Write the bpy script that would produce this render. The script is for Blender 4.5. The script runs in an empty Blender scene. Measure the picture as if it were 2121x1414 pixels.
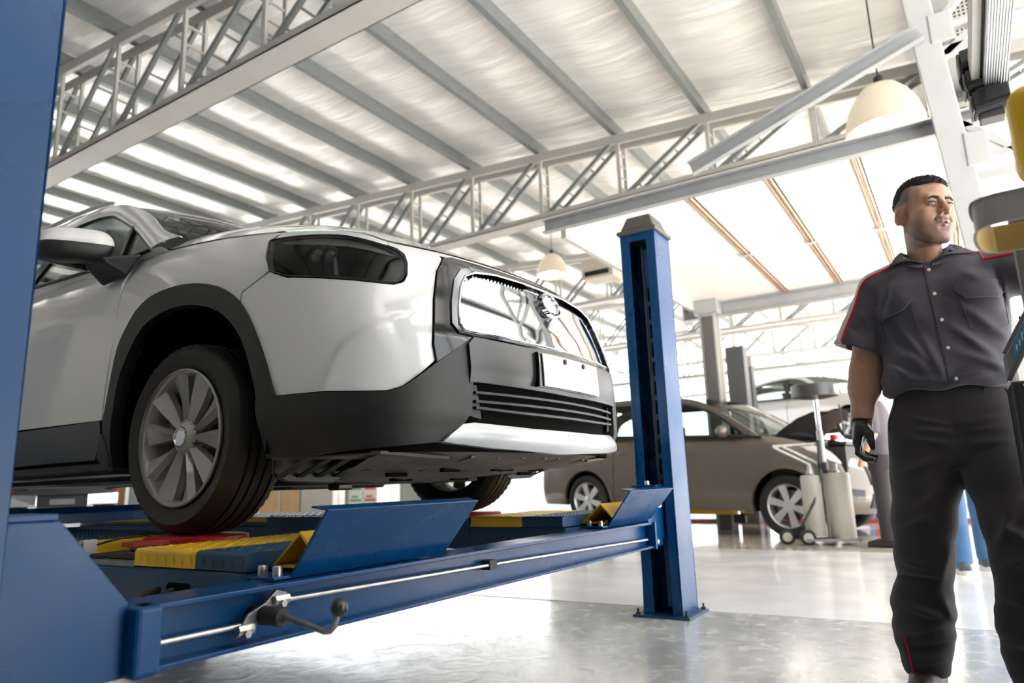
import bpy, bmesh, math, random
import numpy as np
from mathutils import Vector, Matrix, Euler
rnd = random.Random(7)
SC = bpy.context.scene
COL = SC.collection

# ---------------------------------------------------------------- camera, world, light, exposure
FOC, YAW, PITCH, ROLL = 1447.265, math.radians(32.3946), math.radians(11.52407), math.radians(-1.83052)
fw = Vector((math.cos(PITCH)*math.cos(YAW), math.cos(PITCH)*math.sin(YAW), math.sin(PITCH)))
r0 = Vector((math.sin(YAW), -math.cos(YAW), 0)); u0 = r0.cross(fw)
rt = r0*math.cos(ROLL) + u0*math.sin(ROLL); up = u0*math.cos(ROLL) - r0*math.sin(ROLL)
cd = bpy.data.cameras.new('camera'); cam = bpy.data.objects.new('camera', cd); COL.objects.link(cam)
cam.matrix_world = Matrix(((rt.x, up.x, -fw.x, 0), (rt.y, up.y, -fw.y, 0), (rt.z, up.z, -fw.z, .75), (0, 0, 0, 1)))
cd.sensor_fit = 'HORIZONTAL'; cd.sensor_width = 36; cd.lens = 36*FOC/2121
cd.clip_start = .05; cd.clip_end = 300
cd.dof.use_dof = True; cd.dof.focus_distance = 2.35; cd.dof.aperture_fstop = 2.5
SC.camera = cam
world = bpy.data.worlds.new('world'); SC.world = world; world.use_nodes = True
bg = world.node_tree.nodes['Background']; bg.inputs[0].default_value = (.93, .965, 1, 1); bg.inputs[1].default_value = 3.3
sd = bpy.data.lights.new('sun', 'SUN'); sd.energy = 36.0; sd.angle = math.radians(3); sd.color = (1, .96, .9)
sun = bpy.data.objects.new('sun', sd); COL.objects.link(sun); sun.location = (5, -20, 25)
sun.rotation_euler = Vector((-.12, 1.0, -1.0)).to_track_quat('-Z', 'Y').to_euler()
SC.view_settings.view_transform = 'Standard'; SC.view_settings.look = 'None'
SC.view_settings.gamma = 1; SC.view_settings.use_curve_mapping = False
SC.view_settings.exposure = 0.50
SC.cycles.max_bounces = 10; SC.cycles.diffuse_bounces = 6; SC.cycles.glossy_bounces = 5; SC.cycles.transparent_max_bounces = 12
SC.cycles.use_denoising = True; SC.cycles.caustics_reflective = False; SC.cycles.caustics_refractive = False
SC.cycles.sample_clamp_indirect = 8

# ---------------------------------------------------------------- materials
MATS = {}
def mat(name, col, rough=.5, metal=0., coat=0., var=.06, scale=6., bump=0., bscale=60., emit=None, estr=0, spec=.5, sheen=0, stretch=(1, 1, 1), sss=0, coatr=.03, rvar=.0):
    if name in MATS: return MATS[name]
    m = bpy.data.materials.new(name); m.use_nodes = True; nt = m.node_tree; N = nt.nodes; L = nt.links
    b = N['Principled BSDF']; b.inputs['Roughness'].default_value = rough; b.inputs['Metallic'].default_value = metal
    b.inputs['Coat Weight'].default_value = coat; b.inputs['Coat Roughness'].default_value = coatr
    b.inputs['Specular IOR Level'].default_value = spec; b.inputs['Sheen Weight'].default_value = sheen
    if sss: b.inputs['Subsurface Weight'].default_value = sss; b.inputs['Subsurface Radius'].default_value = (.012, .005, .003); b.inputs['Subsurface Scale'].default_value = 1
    tc = N.new('ShaderNodeTexCoord'); mp = N.new('ShaderNodeMapping'); mp.inputs['Scale'].default_value = stretch
    L.new(tc.outputs['Object'], mp.inputs['Vector'])
    ns = N.new('ShaderNodeTexNoise'); ns.inputs['Scale'].default_value = scale; ns.inputs['Detail'].default_value = 5
    L.new(mp.outputs[0], ns.inputs['Vector'])
    rp = N.new('ShaderNodeValToRGB'); c = Vector(col[:3])
    a = c*(1-var); d = c*(1+var)
    rp.color_ramp.elements[0].position = .3; rp.color_ramp.elements[1].position = .7
    rp.color_ramp.elements[0].color = (*a, 1); rp.color_ramp.elements[1].color = (min(d.x, 1), min(d.y, 1), min(d.z, 1), 1)
    L.new(ns.outputs['Fac'], rp.inputs['Fac']); L.new(rp.outputs['Color'], b.inputs['Base Color'])
    if rvar:
        mr = N.new('ShaderNodeMapRange'); mr.inputs[1].default_value = .3; mr.inputs[2].default_value = .7
        mr.inputs[3].default_value = max(rough-rvar, .02); mr.inputs[4].default_value = rough+rvar
        L.new(ns.outputs['Fac'], mr.inputs[0]); L.new(mr.outputs[0], b.inputs['Roughness'])
    if bump:
        n2 = N.new('ShaderNodeTexNoise'); n2.inputs['Scale'].default_value = bscale; n2.inputs['Detail'].default_value = 4
        L.new(mp.outputs[0], n2.inputs['Vector'])
        bp = N.new('ShaderNodeBump'); bp.inputs['Strength'].default_value = bump; bp.inputs['Distance'].default_value = .01
        L.new(n2.outputs['Fac'], bp.inputs['Height']); L.new(bp.outputs[0], b.inputs['Normal'])
    if emit: b.inputs['Emission Color'].default_value = (*emit, 1); b.inputs['Emission Strength'].default_value = estr
    MATS[name] = m; return m
def glass(name, tint=(.9, .95, .93), refl=.12, rough=.02):
    if name in MATS: return MATS[name]
    m = bpy.data.materials.new(name); m.use_nodes = True; nt = m.node_tree; N = nt.nodes; L = nt.links
    N.remove(N['Principled BSDF']); out = N['Material Output']
    t = N.new('ShaderNodeBsdfTransparent'); t.inputs[0].default_value = (*tint, 1)
    g = N.new('ShaderNodeBsdfGlossy'); g.inputs['Roughness'].default_value = rough
    lw = N.new('ShaderNodeLayerWeight'); lw.inputs['Blend'].default_value = refl
    ns = N.new('ShaderNodeTexNoise'); ns.inputs['Scale'].default_value = 3
    ma = N.new('ShaderNodeMath'); ma.operation = 'MULTIPLY_ADD'; ma.inputs[1].default_value = .04
    L.new(ns.outputs['Fac'], ma.inputs[0]); L.new(lw.outputs['Fresnel'], ma.inputs[2])
    mx = N.new('ShaderNodeMixShader'); L.new(ma.outputs[0], mx.inputs[0]); L.new(t.outputs[0], mx.inputs[1]); L.new(g.outputs[0], mx.inputs[2])
    L.new(mx.outputs[0], out.inputs[0]); MATS[name] = m; return m

BLUE = mat('lift blue paint', (.001, .050, .165), .28, spec=.30, var=.10, scale=3, bump=.05, bscale=220, rvar=.08)
BLUE2 = mat('runway blue paint', (.007, .050, .120), .42, var=.2, scale=9, bump=.08, bscale=150, rvar=.08)
YEL = mat('yellow paint', (.82, .50, .012), .42, var=.10, scale=7, rvar=.08)
RED = mat('red paint', (.42, .012, .02), .35, var=.15, scale=8)
BOLT = mat('zinc plated steel', (.50, .50, .48), .35, metal=.9, var=.2, scale=40)
STEEL = mat('worn steel', (.22, .22, .22), .42, metal=.8, var=.25, scale=20)
DIRT = mat('greasy dark metal', (.034, .030, .027), .55, metal=.3, var=.4, scale=25)
BLK = mat('black plastic', (.008, .008, .0085), .42, var=.15, scale=30, bump=.05, bscale=400)
BLKG = mat('gloss black', (.010, .010, .012), .10, coat=.2, var=.1)
VOID = mat('black recess', (.0025, .0025, .0025), .9, var=.1, spec=.1)
RUB = mat('tyre rubber', (.0105, .0095, .009), .60, var=.2, scale=18, bump=.06, bscale=200)
CLAD = mat('grained black cladding', (.0095, .0095, .010), .46, var=.08, scale=15, bump=.10, bscale=700)
WHITE = mat('white car paint', (.76, .76, .755), .22, coat=1.0, var=.012, scale=2)
SILV = mat('satin silver paint', (.50, .52, .54), .32, metal=.25, coat=.4, var=.03)
CHROME = mat('chrome', (.72, .74, .78), .08, metal=1., var=.03)
WSTEEL = mat('white painted steel', (.50, .49, .46), .42, var=.05, scale=2)
GSTEEL = mat('galvanised steel', (.25, .27, .272), .42, metal=.45, var=.14, scale=14, stretch=(1, 6, 6))
ALLOY = mat('grey alloy', (.42, .41, .395), .34, metal=.35, var=.06, coat=.2)
ALLOYS = mat('silver alloy', (.66, .67, .69), .3, metal=.6, var=.05)
GLASSC = glass('car glass', (.62, .70, .66), .16)
GLASSL = glass('lamp lens', (.90, .90, .92), .14)

# ---------------------------------------------------------------- mesh helpers
class MB:
    def __init__(s): s.v = []; s.f = []; s.m = []
    def add(s, vs, fs, mi=0):
        o = len(s.v); s.v += [tuple(v) for v in vs]; s.f += [tuple(i+o for i in f) for f in fs]; s.m += [mi]*len(fs); return s
    def hexa(s, p, mi=0):     # 8 points: bottom ring 0-3, top ring 4-7
        return s.add(p, [(3, 2, 1, 0), (4, 5, 6, 7), (0, 1, 5, 4), (1, 2, 6, 5), (2, 3, 7, 6), (3, 0, 4, 7)], mi)
    def box(s, a, b, mi=0):
        (x0, y0, z0), (x1, y1, z1) = [min(i, j) for i, j in zip(a, b)], [max(i, j) for i, j in zip(a, b)]
        return s.hexa([(x0, y0, z0), (x1, y0, z0), (x1, y1, z0), (x0, y1, z0), (x0, y0, z1), (x1, y0, z1), (x1, y1, z1), (x0, y1, z1)], mi)
    def bar(s, a, b, w, h, upv=(0, 0, 1), mi=0):   # box section bar along a-b, w across, h along upv
        a = Vector(a); b = Vector(b); d = (b-a).normalized(); u = Vector(upv); x = d.cross(u)
        if x.length < 1e-5: x = d.cross(Vector((1, 0, 0)))
        x.normalize(); u = x.cross(d); P = []
        for q in (a, b):
            P += [q-x*w/2-u*h/2, q+x*w/2-u*h/2, q+x*w/2+u*h/2, q-x*w/2+u*h/2]
        return s.hexa(P, mi)
    def tube(s, pts, r, n=10, cap=True, mi=0, closed=False):
        pts = [Vector(p) for p in pts]; R = r if hasattr(r, '__len__') else [r]*len(pts); vs = []; fs = []; pu = None
        for i, p in enumerate(pts):
            a = pts[i-1] if (i or closed) else p; b = pts[(i+1) % len(pts)] if (i < len(pts)-1 or closed) else p
            d = (b-a).normalized()
            if pu is None: pu = d.cross(Vector((0, 0, 1)) if abs(d.z) < .9 else Vector((1, 0, 0))).normalized()
            pu = (pu-d*pu.dot(d)).normalized(); w = d.cross(pu)
            for k in range(n):
                t = 2*math.pi*k/n; vs.append(p+(pu*math.cos(t)+w*math.sin(t))*R[i])
        m = len(pts); rng = m if closed else m-1
        for i in range(rng):
            j = (i+1) % m
            for k in range(n):
                l = (k+1) % n; fs.append((i*n+k, i*n+l, j*n+l, j*n+k))
        if cap and not closed: fs += [tuple(range(n-1, -1, -1)), tuple((m-1)*n+k for k in range(n))]
        return s.add(vs, fs, mi)
    def lathe(s, prof, n=32, axis='Z', c=(0, 0, 0), mi=0, a0=0, a1=2*math.pi):   # prof: (radius, height)
        full = abs(a1-a0-2*math.pi) < 1e-6; vs = []; fs = []; k = n if full else n+1
        for (r, h) in prof:
            for i in range(k):
                t = a0+(a1-a0)*i/n; x, y = r*math.cos(t), r*math.sin(t)
                vs.append({'Z': (x, y, h), 'X': (h, x, y), 'Y': (x, h, y)}[axis])
        for j in range(len(prof)-1):
            for i in range(n):
                l = (i+1) % k; q = (j*k+i, j*k+l, (j+1)*k+l, (j+1)*k+i); fs.append(q if axis != 'Y' else q[::-1])
        return s.add([(v[0]+c[0], v[1]+c[1], v[2]+c[2]) for v in vs], fs, mi)
    def prism(s, poly, a, b, axis='Y', mi=0):  # 2D polygon extruded along axis from a to b
        def P(p, h): return {'Y': (p[0], h, p[1]), 'X': (h, p[0], p[1]), 'Z': (p[0], p[1], h)}[axis]
        n = len(poly); vs = [P(p, a) for p in poly]+[P(p, b) for p in poly]
        fs = [tuple(range(n)), tuple(range(2*n-1, n-1, -1))]+[(i, i+n, (i+1) % n+n, (i+1) % n) for i in range(n)]
        return s.add(vs, fs, mi)
    def grid(s, fn, nu, nv, mi=0, cu=False):
        vs = [fn(i/(nu if cu else nu), j/nv) for i in range(nu if cu else nu+1) for j in range(nv+1)]; k = nu if cu else nu+1; fs = []
        for i in range(nu):
            for j in range(nv):
                a = i*(nv+1)+j; b = ((i+1) % k)*(nv+1)+j; fs.append((a, b, b+1, a+1))
        return s.add(vs, fs, mi)
    def sphere(s, c, r, nu=20, nv=12, mi=0):
        R = r if hasattr(r, '__len__') else (r, r, r)
        return s.grid(lambda u, v: (c[0]+R[0]*math.cos(2*math.pi*u)*math.sin(math.pi*v), c[1]+R[1]*math.sin(2*math.pi*u)*math.sin(math.pi*v), c[2]-R[2]*math.cos(math.pi*v)), nu, nv, mi, cu=True)
    def xf(s, M):
        s.v = [tuple(M @ Vector(v)) for v in s.v]; return s
def obj(name, mb, m, parent=None, smooth=None, bevel=0, seg=2, label=None, cat=None, group=None, kind=None, local=False, merge=True, fixn=True):
    me = bpy.data.meshes.new(name); v = mb.v; base = Vector((0, 0, 0))
    if parent is not None:
        if not local:
            r = parent
            while r.parent: r = r.parent
            base = r.location.copy()
    else:
        A = np.array(v); base = Vector((*((A.min(0)+A.max(0))/2)[:2], A.min(0)[2]))
    me.from_pydata([tuple(Vector(p)-base) for p in v], [], mb.f)
    ms = m if isinstance(m, (list, tuple)) else [m]
    for q in ms: me.materials.append(q)
    if len(ms) > 1: me.polygons.foreach_set('material_index', mb.m)
    if merge or fixn:
        bm = bmesh.new(); bm.from_mesh(me)
        if merge: bmesh.ops.remove_doubles(bm, verts=bm.verts, dist=1e-5)
        if fixn: bmesh.ops.recalc_face_normals(bm, faces=bm.faces)
        bm.to_mesh(me); bm.free()
    if smooth is not None:
        me.polygons.foreach_set('use_smooth', [True]*len(me.polygons)); me.set_sharp_from_angle(angle=math.radians(smooth))
    o = bpy.data.objects.new(name, me); COL.objects.link(o)
    if parent is not None: o.parent = parent
    else: o.location = base
    if bevel:
        b = o.modifiers.new('bevel', 'BEVEL'); b.width = bevel; b.segments = seg; b.limit_method = 'ANGLE'; b.angle_limit = math.radians(40); b.harden_normals = False
    tag(o, label, cat, group, kind); return o
def tag(o, label=None, cat=None, group=None, kind=None):
    if label: o['label'] = label
    if cat: o['category'] = cat
    if group: o['group'] = group
    if kind: o['kind'] = kind
    return o
def thing(name, label, cat, loc=(0, 0, 0), group=None, rot=(0, 0, 0)):
    o = bpy.data.objects.new(name, None); COL.objects.link(o); o.location = loc; o.rotation_euler = rot
    o.empty_display_size = .1
    return tag(o, label, cat, group)
def copy_tree(o, parent=None):
    c = o.copy(); COL.objects.link(c)
    if parent is not None: c.parent = parent
    for ch in list(o.children): copy_tree(ch, c)
    return c
def struct(name, mb, m, **k): return obj(name, mb, m, kind='structure', **k)
# ---------------------------------------------------------------- the hall
def floor_mat():
    m = bpy.data.materials.new('sealed concrete floor'); m.use_nodes = True; nt = m.node_tree; N = nt.nodes; L = nt.links; b = N['Principled BSDF']
    tc = N.new('ShaderNodeTexCoord'); n1 = N.new('ShaderNodeTexNoise'); n1.inputs['Scale'].default_value = .9; n1.inputs['Detail'].default_value = 7
    n1.inputs['Distortion'].default_value = .6
    n2 = N.new('ShaderNodeTexNoise'); n2.inputs['Scale'].default_value = 9; n2.inputs['Detail'].default_value = 8; n2.inputs['Distortion'].default_value = 1.2
    L.new(tc.outputs['Object'], n1.inputs[0]); L.new(tc.outputs['Object'], n2.inputs[0])
    r1 = N.new('ShaderNodeValToRGB'); r1.color_ramp.elements[0].position = .35; r1.color_ramp.elements[1].position = .68
    r1.color_ramp.elements[0].color = (.46, .475, .485, 1); r1.color_ramp.elements[1].color = (.66, .665, .66, 1); L.new(n1.outputs['Fac'], r1.inputs[0])
    r2 = N.new('ShaderNodeValToRGB'); r2.color_ramp.elements[0].position = .38; r2.color_ramp.elements[1].position = .62
    r2.color_ramp.elements[0].color = (.74, .74, .75, 1); r2.color_ramp.elements[1].color = (1, 1, 1, 1); L.new(n2.outputs['Fac'], r2.inputs[0])
    mx = N.new('ShaderNodeMixRGB'); mx.blend_type = 'MULTIPLY'; mx.inputs[0].default_value = .55; L.new(r1.outputs[0], mx.inputs[1]); L.new(r2.outputs[0], mx.inputs[2])
    L.new(mx.outputs[0], b.inputs['Base Color'])
    mr = N.new('ShaderNodeMapRange'); mr.inputs[1].default_value = .3; mr.inputs[2].default_value = .7; mr.inputs[3].default_value = .12; mr.inputs[4].default_value = .32
    L.new(n2.outputs['Fac'], mr.inputs[0]); L.new(mr.outputs[0], b.inputs['Roughness'])
    bp = N.new('ShaderNodeBump'); bp.inputs['Strength'].default_value = .06; bp.inputs['Distance'].default_value = .02; L.new(n2.outputs['Fac'], bp.inputs['Height']); L.new(bp.outputs[0], b.inputs['Normal'])
    b.inputs['Coat Weight'].default_value = .35; b.inputs['Coat Roughness'].default_value = .12
    return m
def foil_mat():
    m = bpy.data.materials.new('crinkled roof foil'); m.use_nodes = True; nt = m.node_tree; N = nt.nodes; L = nt.links; b = N['Principled BSDF']
    tc = N.new('ShaderNodeTexCoord'); mp = N.new('ShaderNodeMapping'); mp.inputs['Scale'].default_value = (2.6, .35, 1)
    L.new(tc.outputs['Object'], mp.inputs[0]); n = N.new('ShaderNodeTexNoise'); n.inputs['Scale'].default_value = 2.0; n.inputs['Detail'].default_value = 7; n.inputs['Distortion'].default_value = .5
    L.new(mp.outputs[0], n.inputs[0])
    r = N.new('ShaderNodeValToRGB'); r.color_ramp.elements[0].position = .3; r.color_ramp.elements[1].position = .62
    r.color_ramp.elements[0].color = (.86, .85, .83, 1); r.color_ramp.elements[1].color = (.97, .965, .95, 1); L.new(n.outputs['Fac'], r.inputs[0]); L.new(r.outputs[0], b.inputs['Base Color'])
    b.inputs['Metallic'].default_value = .25; b.inputs['Roughness'].default_value = .38
    bp = N.new('ShaderNodeBump'); bp.inputs['Strength'].default_value = .30; bp.inputs['Distance'].default_value = .10; L.new(n.outputs['Fac'], bp.inputs['Height']); L.new(bp.outputs[0], b.inputs['Normal'])
    return m
FLOORM = floor_mat(); FOIL = foil_mat()
WHITEP = mat('white wall sheet', (.84, .84, .82), .5, var=.02, scale=1.5)
FLOORW = mat('white floor coating', (.90, .905, .91), .16, coat=.3, var=.05, scale=2.2, rvar=.06)
FLOORB = mat('worn beige concrete', (.60, .55, .48), .13, var=.14, scale=1.1, coat=.3, rvar=.06)
OUTG = mat('sunlit concrete yard', (.70, .69, .66), .8, var=.06, scale=1)
X0, X1, Y0, Y1 = -7., 33., -7., 21.
struct('floor', MB().box((X0, Y0, -.2), (X1, Y1, 0)), FLOORM)
struct('trim_1', MB().box((4.16, Y0, 0), (7.7, Y1, .004)), FLOORW)
struct('trim_2', MB().box((7.7, Y0, 0), (X1, Y1, .0045)), FLOORB)
struct('ground', MB().box((-60, -70, -.4), (90, 70, -.2)), OUTG)
def zr(y): return 6.03+.073*y      # upper face of the truss top chords
PY = [1.2+1.475*k for k in range(-5, 14)]
def foil(u, v):
    x = X0+(X1-X0)*u; y = Y0+(Y1-Y0)*v; ph = ((y-1.2)/1.475) % 1; xs = (x-4.3) % 5.7/5.7
    sag = (math.sin(math.pi*ph)**.8)*(.055+.045*math.sin(math.pi*xs))
    wr = .006*math.sin(x*7.3+2.1*math.sin(y*1.9))+.004*math.sin(x*13.1+3*math.sin(y*2.7+1))+.002*math.sin(x*23+y*3)
    return (x, y, zr(y)+.235-sag+wr*math.sin(math.pi*ph))
ceil = struct('ceiling', MB().grid(foil, 420, 170), FOIL, smooth=180, merge=False)
struct('roof', MB().hexa([(X0-.5, Y0-.5, zr(Y0)+.45), (X1+.5, Y0-.5, zr(Y0)+.45), (X1+.5, Y1+.5, zr(Y1)+.45), (X0-.5, Y1+.5, zr(Y1)+.45),
    (X0-.5, Y0-.5, zr(Y0)+.55), (X1+.5, Y0-.5, zr(Y0)+.55), (X1+.5, Y1+.5, zr(Y1)+.55), (X0-.5, Y1+.5, zr(Y1)+.55)]), WHITEP)
for y in PY:                        # C purlins run across the trusses under the foil
    z = zr(y); m = MB()
    m.box((X0, y-.012, z+.005), (X1, y+.002, z+.205)).box((X0, y+.002, z+.19), (X1, y+.075, z+.205)).box((X0, y+.002, z+.005), (X1, y+.075, z+.018)).box((X0, y+.065, z+.018), (X1, y+.075, z+.04))
    obj('purlin', m, GSTEEL, parent=ceil)
def truss(xc, label, w=.165, lo=5.22, nodes=PY, rungs=True, name='roof_truss'):
    t = thing(name, label, 'truss', (xc, 5, lo)); ya, yb = nodes[0], nodes[-1]
    m = MB().box((xc-w, ya, lo), (xc+w, yb, lo+.012))
    for s in (-1, 1): m.box((xc+s*w, ya, lo), (xc+s*(w-.012), yb, lo+.09))
    obj('bottom_chord', m, WSTEEL, t)
    m = MB()
    for s in (-1, 1):
        a, b = xc+s*w, xc+s*(w-.06)
        m.hexa([(min(a, b), ya, zr(ya)-.15), (max(a, b), ya, zr(ya)-.15), (max(a, b), yb, zr(yb)-.15), (min(a, b), yb, zr(yb)-.15), (min(a, b), ya, zr(ya)), (max(a, b), ya, zr(ya)), (max(a, b), yb, zr(yb)), (min(a, b), yb, zr(yb))])
    obj('top_chord', m, WSTEEL, t)
    for i, y in enumerate(nodes):
        zt = zr(y)-.1; m = MB()
        for s in (-1, 1): m.bar((xc+s*(w-.034), y, lo+.013), (xc+s*(w-.034), y, zt-.02), .06, .04, (1, 0, 0))
        if rungs:
            for k in range(1, 5): z = lo+(zt-lo)*k/5; m.box((xc-w+.03, y-.012, z-.012), (xc+w-.03, y+.012, z+.012))
        obj('vertical', m, WSTEEL, t)
        if i+1 < len(nodes):
            y2 = nodes[i+1]-.10; m = MB(); a = (y+.12, lo+.05); b = (y2, zr(y2)-.12); a, b = (b[0], lo+.05), (a[0], zr(a[0])-.12)
            for s in (-1, 1): m.bar((xc+s*(w-.036), a[0], a[1]), (xc+s*(w-.036), b[0], b[1]), .065, .045, (1, 0, 0))
            if rungs:
                for k in range(1, 6):
                    f = k/6; q = (a[0]+(b[0]-a[0])*f, a[1]+(b[1]-a[1])*f); m.box((xc-w+.03, q[0]-.011, q[1]-.011), (xc+w-.03, q[0]+.011, q[1]+.011))
            obj('diagonal', m, GSTEEL, t)
    return t
truss(4.32, 'nearest white lattice roof truss of ladder-like bars, crossing the upper left of the picture')
truss(10.1, 'white lattice roof truss in mid hall, running behind the hood and above the white canopy')
truss(15.9, 'blurred white roof truss, first one beyond the white canopy', rungs=False)
truss(21.7, 'blurred white roof truss, second one beyond the white canopy', rungs=False)
truss(27.5, 'farthest blurred white roof truss close to the bright end wall', rungs=False)
# low lattice girder of the far bay
def girder(xc, lo, hi, label, ya=-6, yb=9, st=1.55):
    t = thing('lattice_girder', label, 'girder', (xc, 2, lo))
    for z, n in ((lo, 'bottom_chord'), (hi, 'top_chord')): obj(n, MB().box((xc-.05, ya, z-.05), (xc+.05, yb, z+.05)), WSTEEL, t)
    y = ya; k = 0
    while y < yb-.1:
        obj('vertical', MB().bar((xc, y, lo), (xc, y, hi), .05, .05, (1, 0, 0)), WSTEEL, t)
        obj('diagonal', MB().bar((xc, y+.05, lo), (xc, y+st-.05, hi), .05, .05, (1, 0, 0)), WSTEEL, t); y += st; k += 1
girder(19.5, 3.6, 4.7, 'pale lattice girder low across the far bay, nearer of the two')
girder(25., 3.7, 4.9, 'pale lattice girder low across the far bay, farther of the two')
# walls: end wall with window strips, left wall of vertical sheets; the right side is open but for an added light-blocking wall
def wall_end():
    w = struct('wall_back', MB().box((X1, Y0, 0), (X1+.2, Y1, 1.1)).box((X1, Y0, 7.0), (X1+.2, Y1, 8.4)), WHITEP)
    y = Y0
    while y < Y1:
        obj('mullion', MB().box((X1-.02, y, 1.1), (X1+.12, y+.08, 7.0)), WSTEEL, w); y += 4.0
    for z in (4.1,): obj('glazing_bar', MB().box((X1, Y0, z), (X1+.1, Y1, z+.06)), WSTEEL, w)
wall_end()
struct('wall_front', MB().box((X0-.2, Y0, 0), (X0, Y1, 8.4)), mat('front wall', (.55, .545, .53), .7, var=.05))
wl = struct('wall_left', MB().box((X0, Y1, 0), (X1, Y1+.2, 2.6)).box((X0, Y1, 6.6), (X1, Y1+.2, 8.4)).box((X0, Y1, 2.6), (2.0, Y1+.2, 6.6)), WHITEP)  # solid bay near the camera is added to keep a bright reflection off the door
struct('wall_light_block', MB().box((X0, -2.4, 0), (1.3, -2.2, 5.0)), mat('dark light-blocking wall', (.09, .088, .085), .7, var=.05))  # unseen, added to block light and darken the left post and beam
k = 0
while X0+k*1.0 < X1:
    obj('wall_rib', MB().box((X0+k*1.0, Y1-.03, .1), (X0+k*1.0+.05, Y1+.001, 7.4)), WHITEP, wl); k += 1
for i, (x, y) in enumerate([(4.32, Y0+.2), (10.1, Y0+.2), (15.9, Y0+.2), (21.7, Y0+.2), (27.5, Y0+.2)]):
    struct('column', MB().box((x-.1, y-.1, 0), (x+.1, y-.088, 5.5)).box((x-.1, y+.088, 0), (x+.1, y+.1, 5.5)).box((x-.006, y-.09, 0), (x+.006, y+.09, 5.5)), WSTEEL)
# ---------------------------------------------------------------- four-post lift
def post(cx, cy, face, label):
    # channel post, open side facing `face` (+1: towards +X, -1: towards -X)
    t = thing('lift_post', label, 'post', (cx, cy, 0), 'blue posts of the four-post lift')
    hx, hy, H = .125, .112, 2.245; X = lambda d: cx+face*d     # d along the opening direction
    m = MB()
    m.box((X(-hx), cy-hy, .012), (X(-hx+.008), cy+hy, H))                               # back web
    for s in (-1, 1):
        m.box((X(-hx), cy+s*hy, .012), (X(hx), cy+s*(hy-.008), H))                    # sides
        m.box((X(hx), cy+s*hy, .012), (X(hx-.008), cy+s*(hy-.058), H))                # returned lips
    m.box((X(hx+.0005), cy-hy, H-.05), (X(hx-.008), cy+hy, H))
    obj('column', m, BLUE, t, bevel=.003)
    m = MB().box((X(.06), cy-.054, .05), (X(.07), cy-.012, H-.1))
    lad = obj('lock_ladder', m, BLUE2, t)
    m = MB(); z = .55
    while z < 1.9: m.box((X(.0715), cy-.047, z), (X(.070), cy-.021, z+.085)); z += .115
    obj('lock_slot', m, VOID, lad)
    obj('lifting_cable', MB().tube([(X(.02), cy+.012, .62), (X(.015), cy+.02, H-.05)], .006, 8), STEEL, t)
    obj('base_plate', MB().box((cx-.17, cy-.165, 0), (cx+.17, cy+.165, .013)), BLUE2, t, bevel=.002)
    for sx in (-1, 1):
        for sy in (-1, 1):
            obj('anchor_bolt', MB().lathe([(0, .045), (.006, .045), (.006, .024), (.013, .024), (.013, .013), (.02, .0135), (.02, .013)], 6, c=(cx+sx*.145, cy+sy*.14, 0)), DIRT, t)
    m = MB().box((cx-hx-.018, cy-hy-.018, H), (cx+hx+.018, cy+hy+.018, H+.028))
    a = [(cx-hx+.0, cy-hy+.0), (cx+hx, cy-hy), (cx+hx, cy+hy), (cx-hx, cy+hy)]
    q = .035; b = [(cx-hx+q, cy-hy+q), (cx+hx-q, cy-hy+q), (cx+hx-q, cy+hy-q), (cx-hx+q, cy+hy-q)]
    m.hexa([(*p, H+.028) for p in a]+[(*p, H+.125) for p in b])
    obj('post_cap', m, mat('grey plastic cap', (.10, .092, .086), .5), t, bevel=.012, seg=3)
    return t
PX0, PX1, PYF, PYR = .455, 4.012, 1.53, 6.1
post(PX1, PYF, -1, 'blue lift post with black cap standing right of the white car nose')
post(PX0, PYF, 1, 'nearest blue lift post, filling the left edge of the picture')
post(PX1, PYR, -1, 'rear blue lift post hidden behind the white car, far side')
post(PX0, PYR, 1, 'rear blue lift post hidden behind the near front post')

lift = thing('car_lift', 'blue four-post lift carriage of cross beams and two runways under the white car', 'lift', (2.4, 3.8, .39))
def crossbeam(yf, sgn):   # yf front face, sgn +1: web recess faces -Y
    Y = lambda d: yf+sgn*d
    m = MB()
    m.box((.86, Y(0), .516), (3.65, Y(.145), .528)).box((.86, Y(.045), .40), (3.65, Y(.055), .52)).box((.86, Y(0), .395), (3.65, Y(.145), .405))
    m.box((.86, Y(.135), .40), (3.65, Y(.145), .52))
    b = obj('cross_beam', m, BLUE, lift, bevel=.0025)
    for (xa, xb, s) in ((.60, .86, 1), (3.65, 3.85, -1)):
        x = lambda d: (xa if s > 0 else xb)+s*d
        W = .245 if s > 0 else .19
        poly = [(x(-.01), .39), (x(W), .39), (x(W), .535), (x(W-.145), .708), (x(-.01), .708)]
        obj('end_plate', MB().prism(poly, Y(.03), Y(.05)), BLUE, lift, bevel=.004)
        obj('end_plate', MB().prism(poly, Y(.16), Y(.18)), BLUE, lift, bevel=.004)
        obj('end_flange', MB().box((x(W-.005), Y(-.012), .388), (x(W+.055 if s > 0 else W+.012), Y(.055), .528)), BLUE, lift, bevel=.012 if s > 0 else .003, seg=3)
        obj('slide_head', MB().box((x(-.19 if s < 0 else -.05), Y(.035), .42), (x(.01), Y(.125), .70)), BLUE, lift, bevel=.003)
        obj('top_bracket', MB().box((x(-.06), Y(.03), .708), (x(W-.15), Y(.18), .722)), BLUE, lift, bevel=.003)
        obj('bolt', MB().lathe([(0, .022), (.011, .022), (.013, .016), (.013, 0)], 12, c=(x(.02), Y(.09), .722)), BOLT, lift, smooth=40)
    return b
crossbeam(1.46, 1); crossbeam(6.17, -1)
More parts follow.
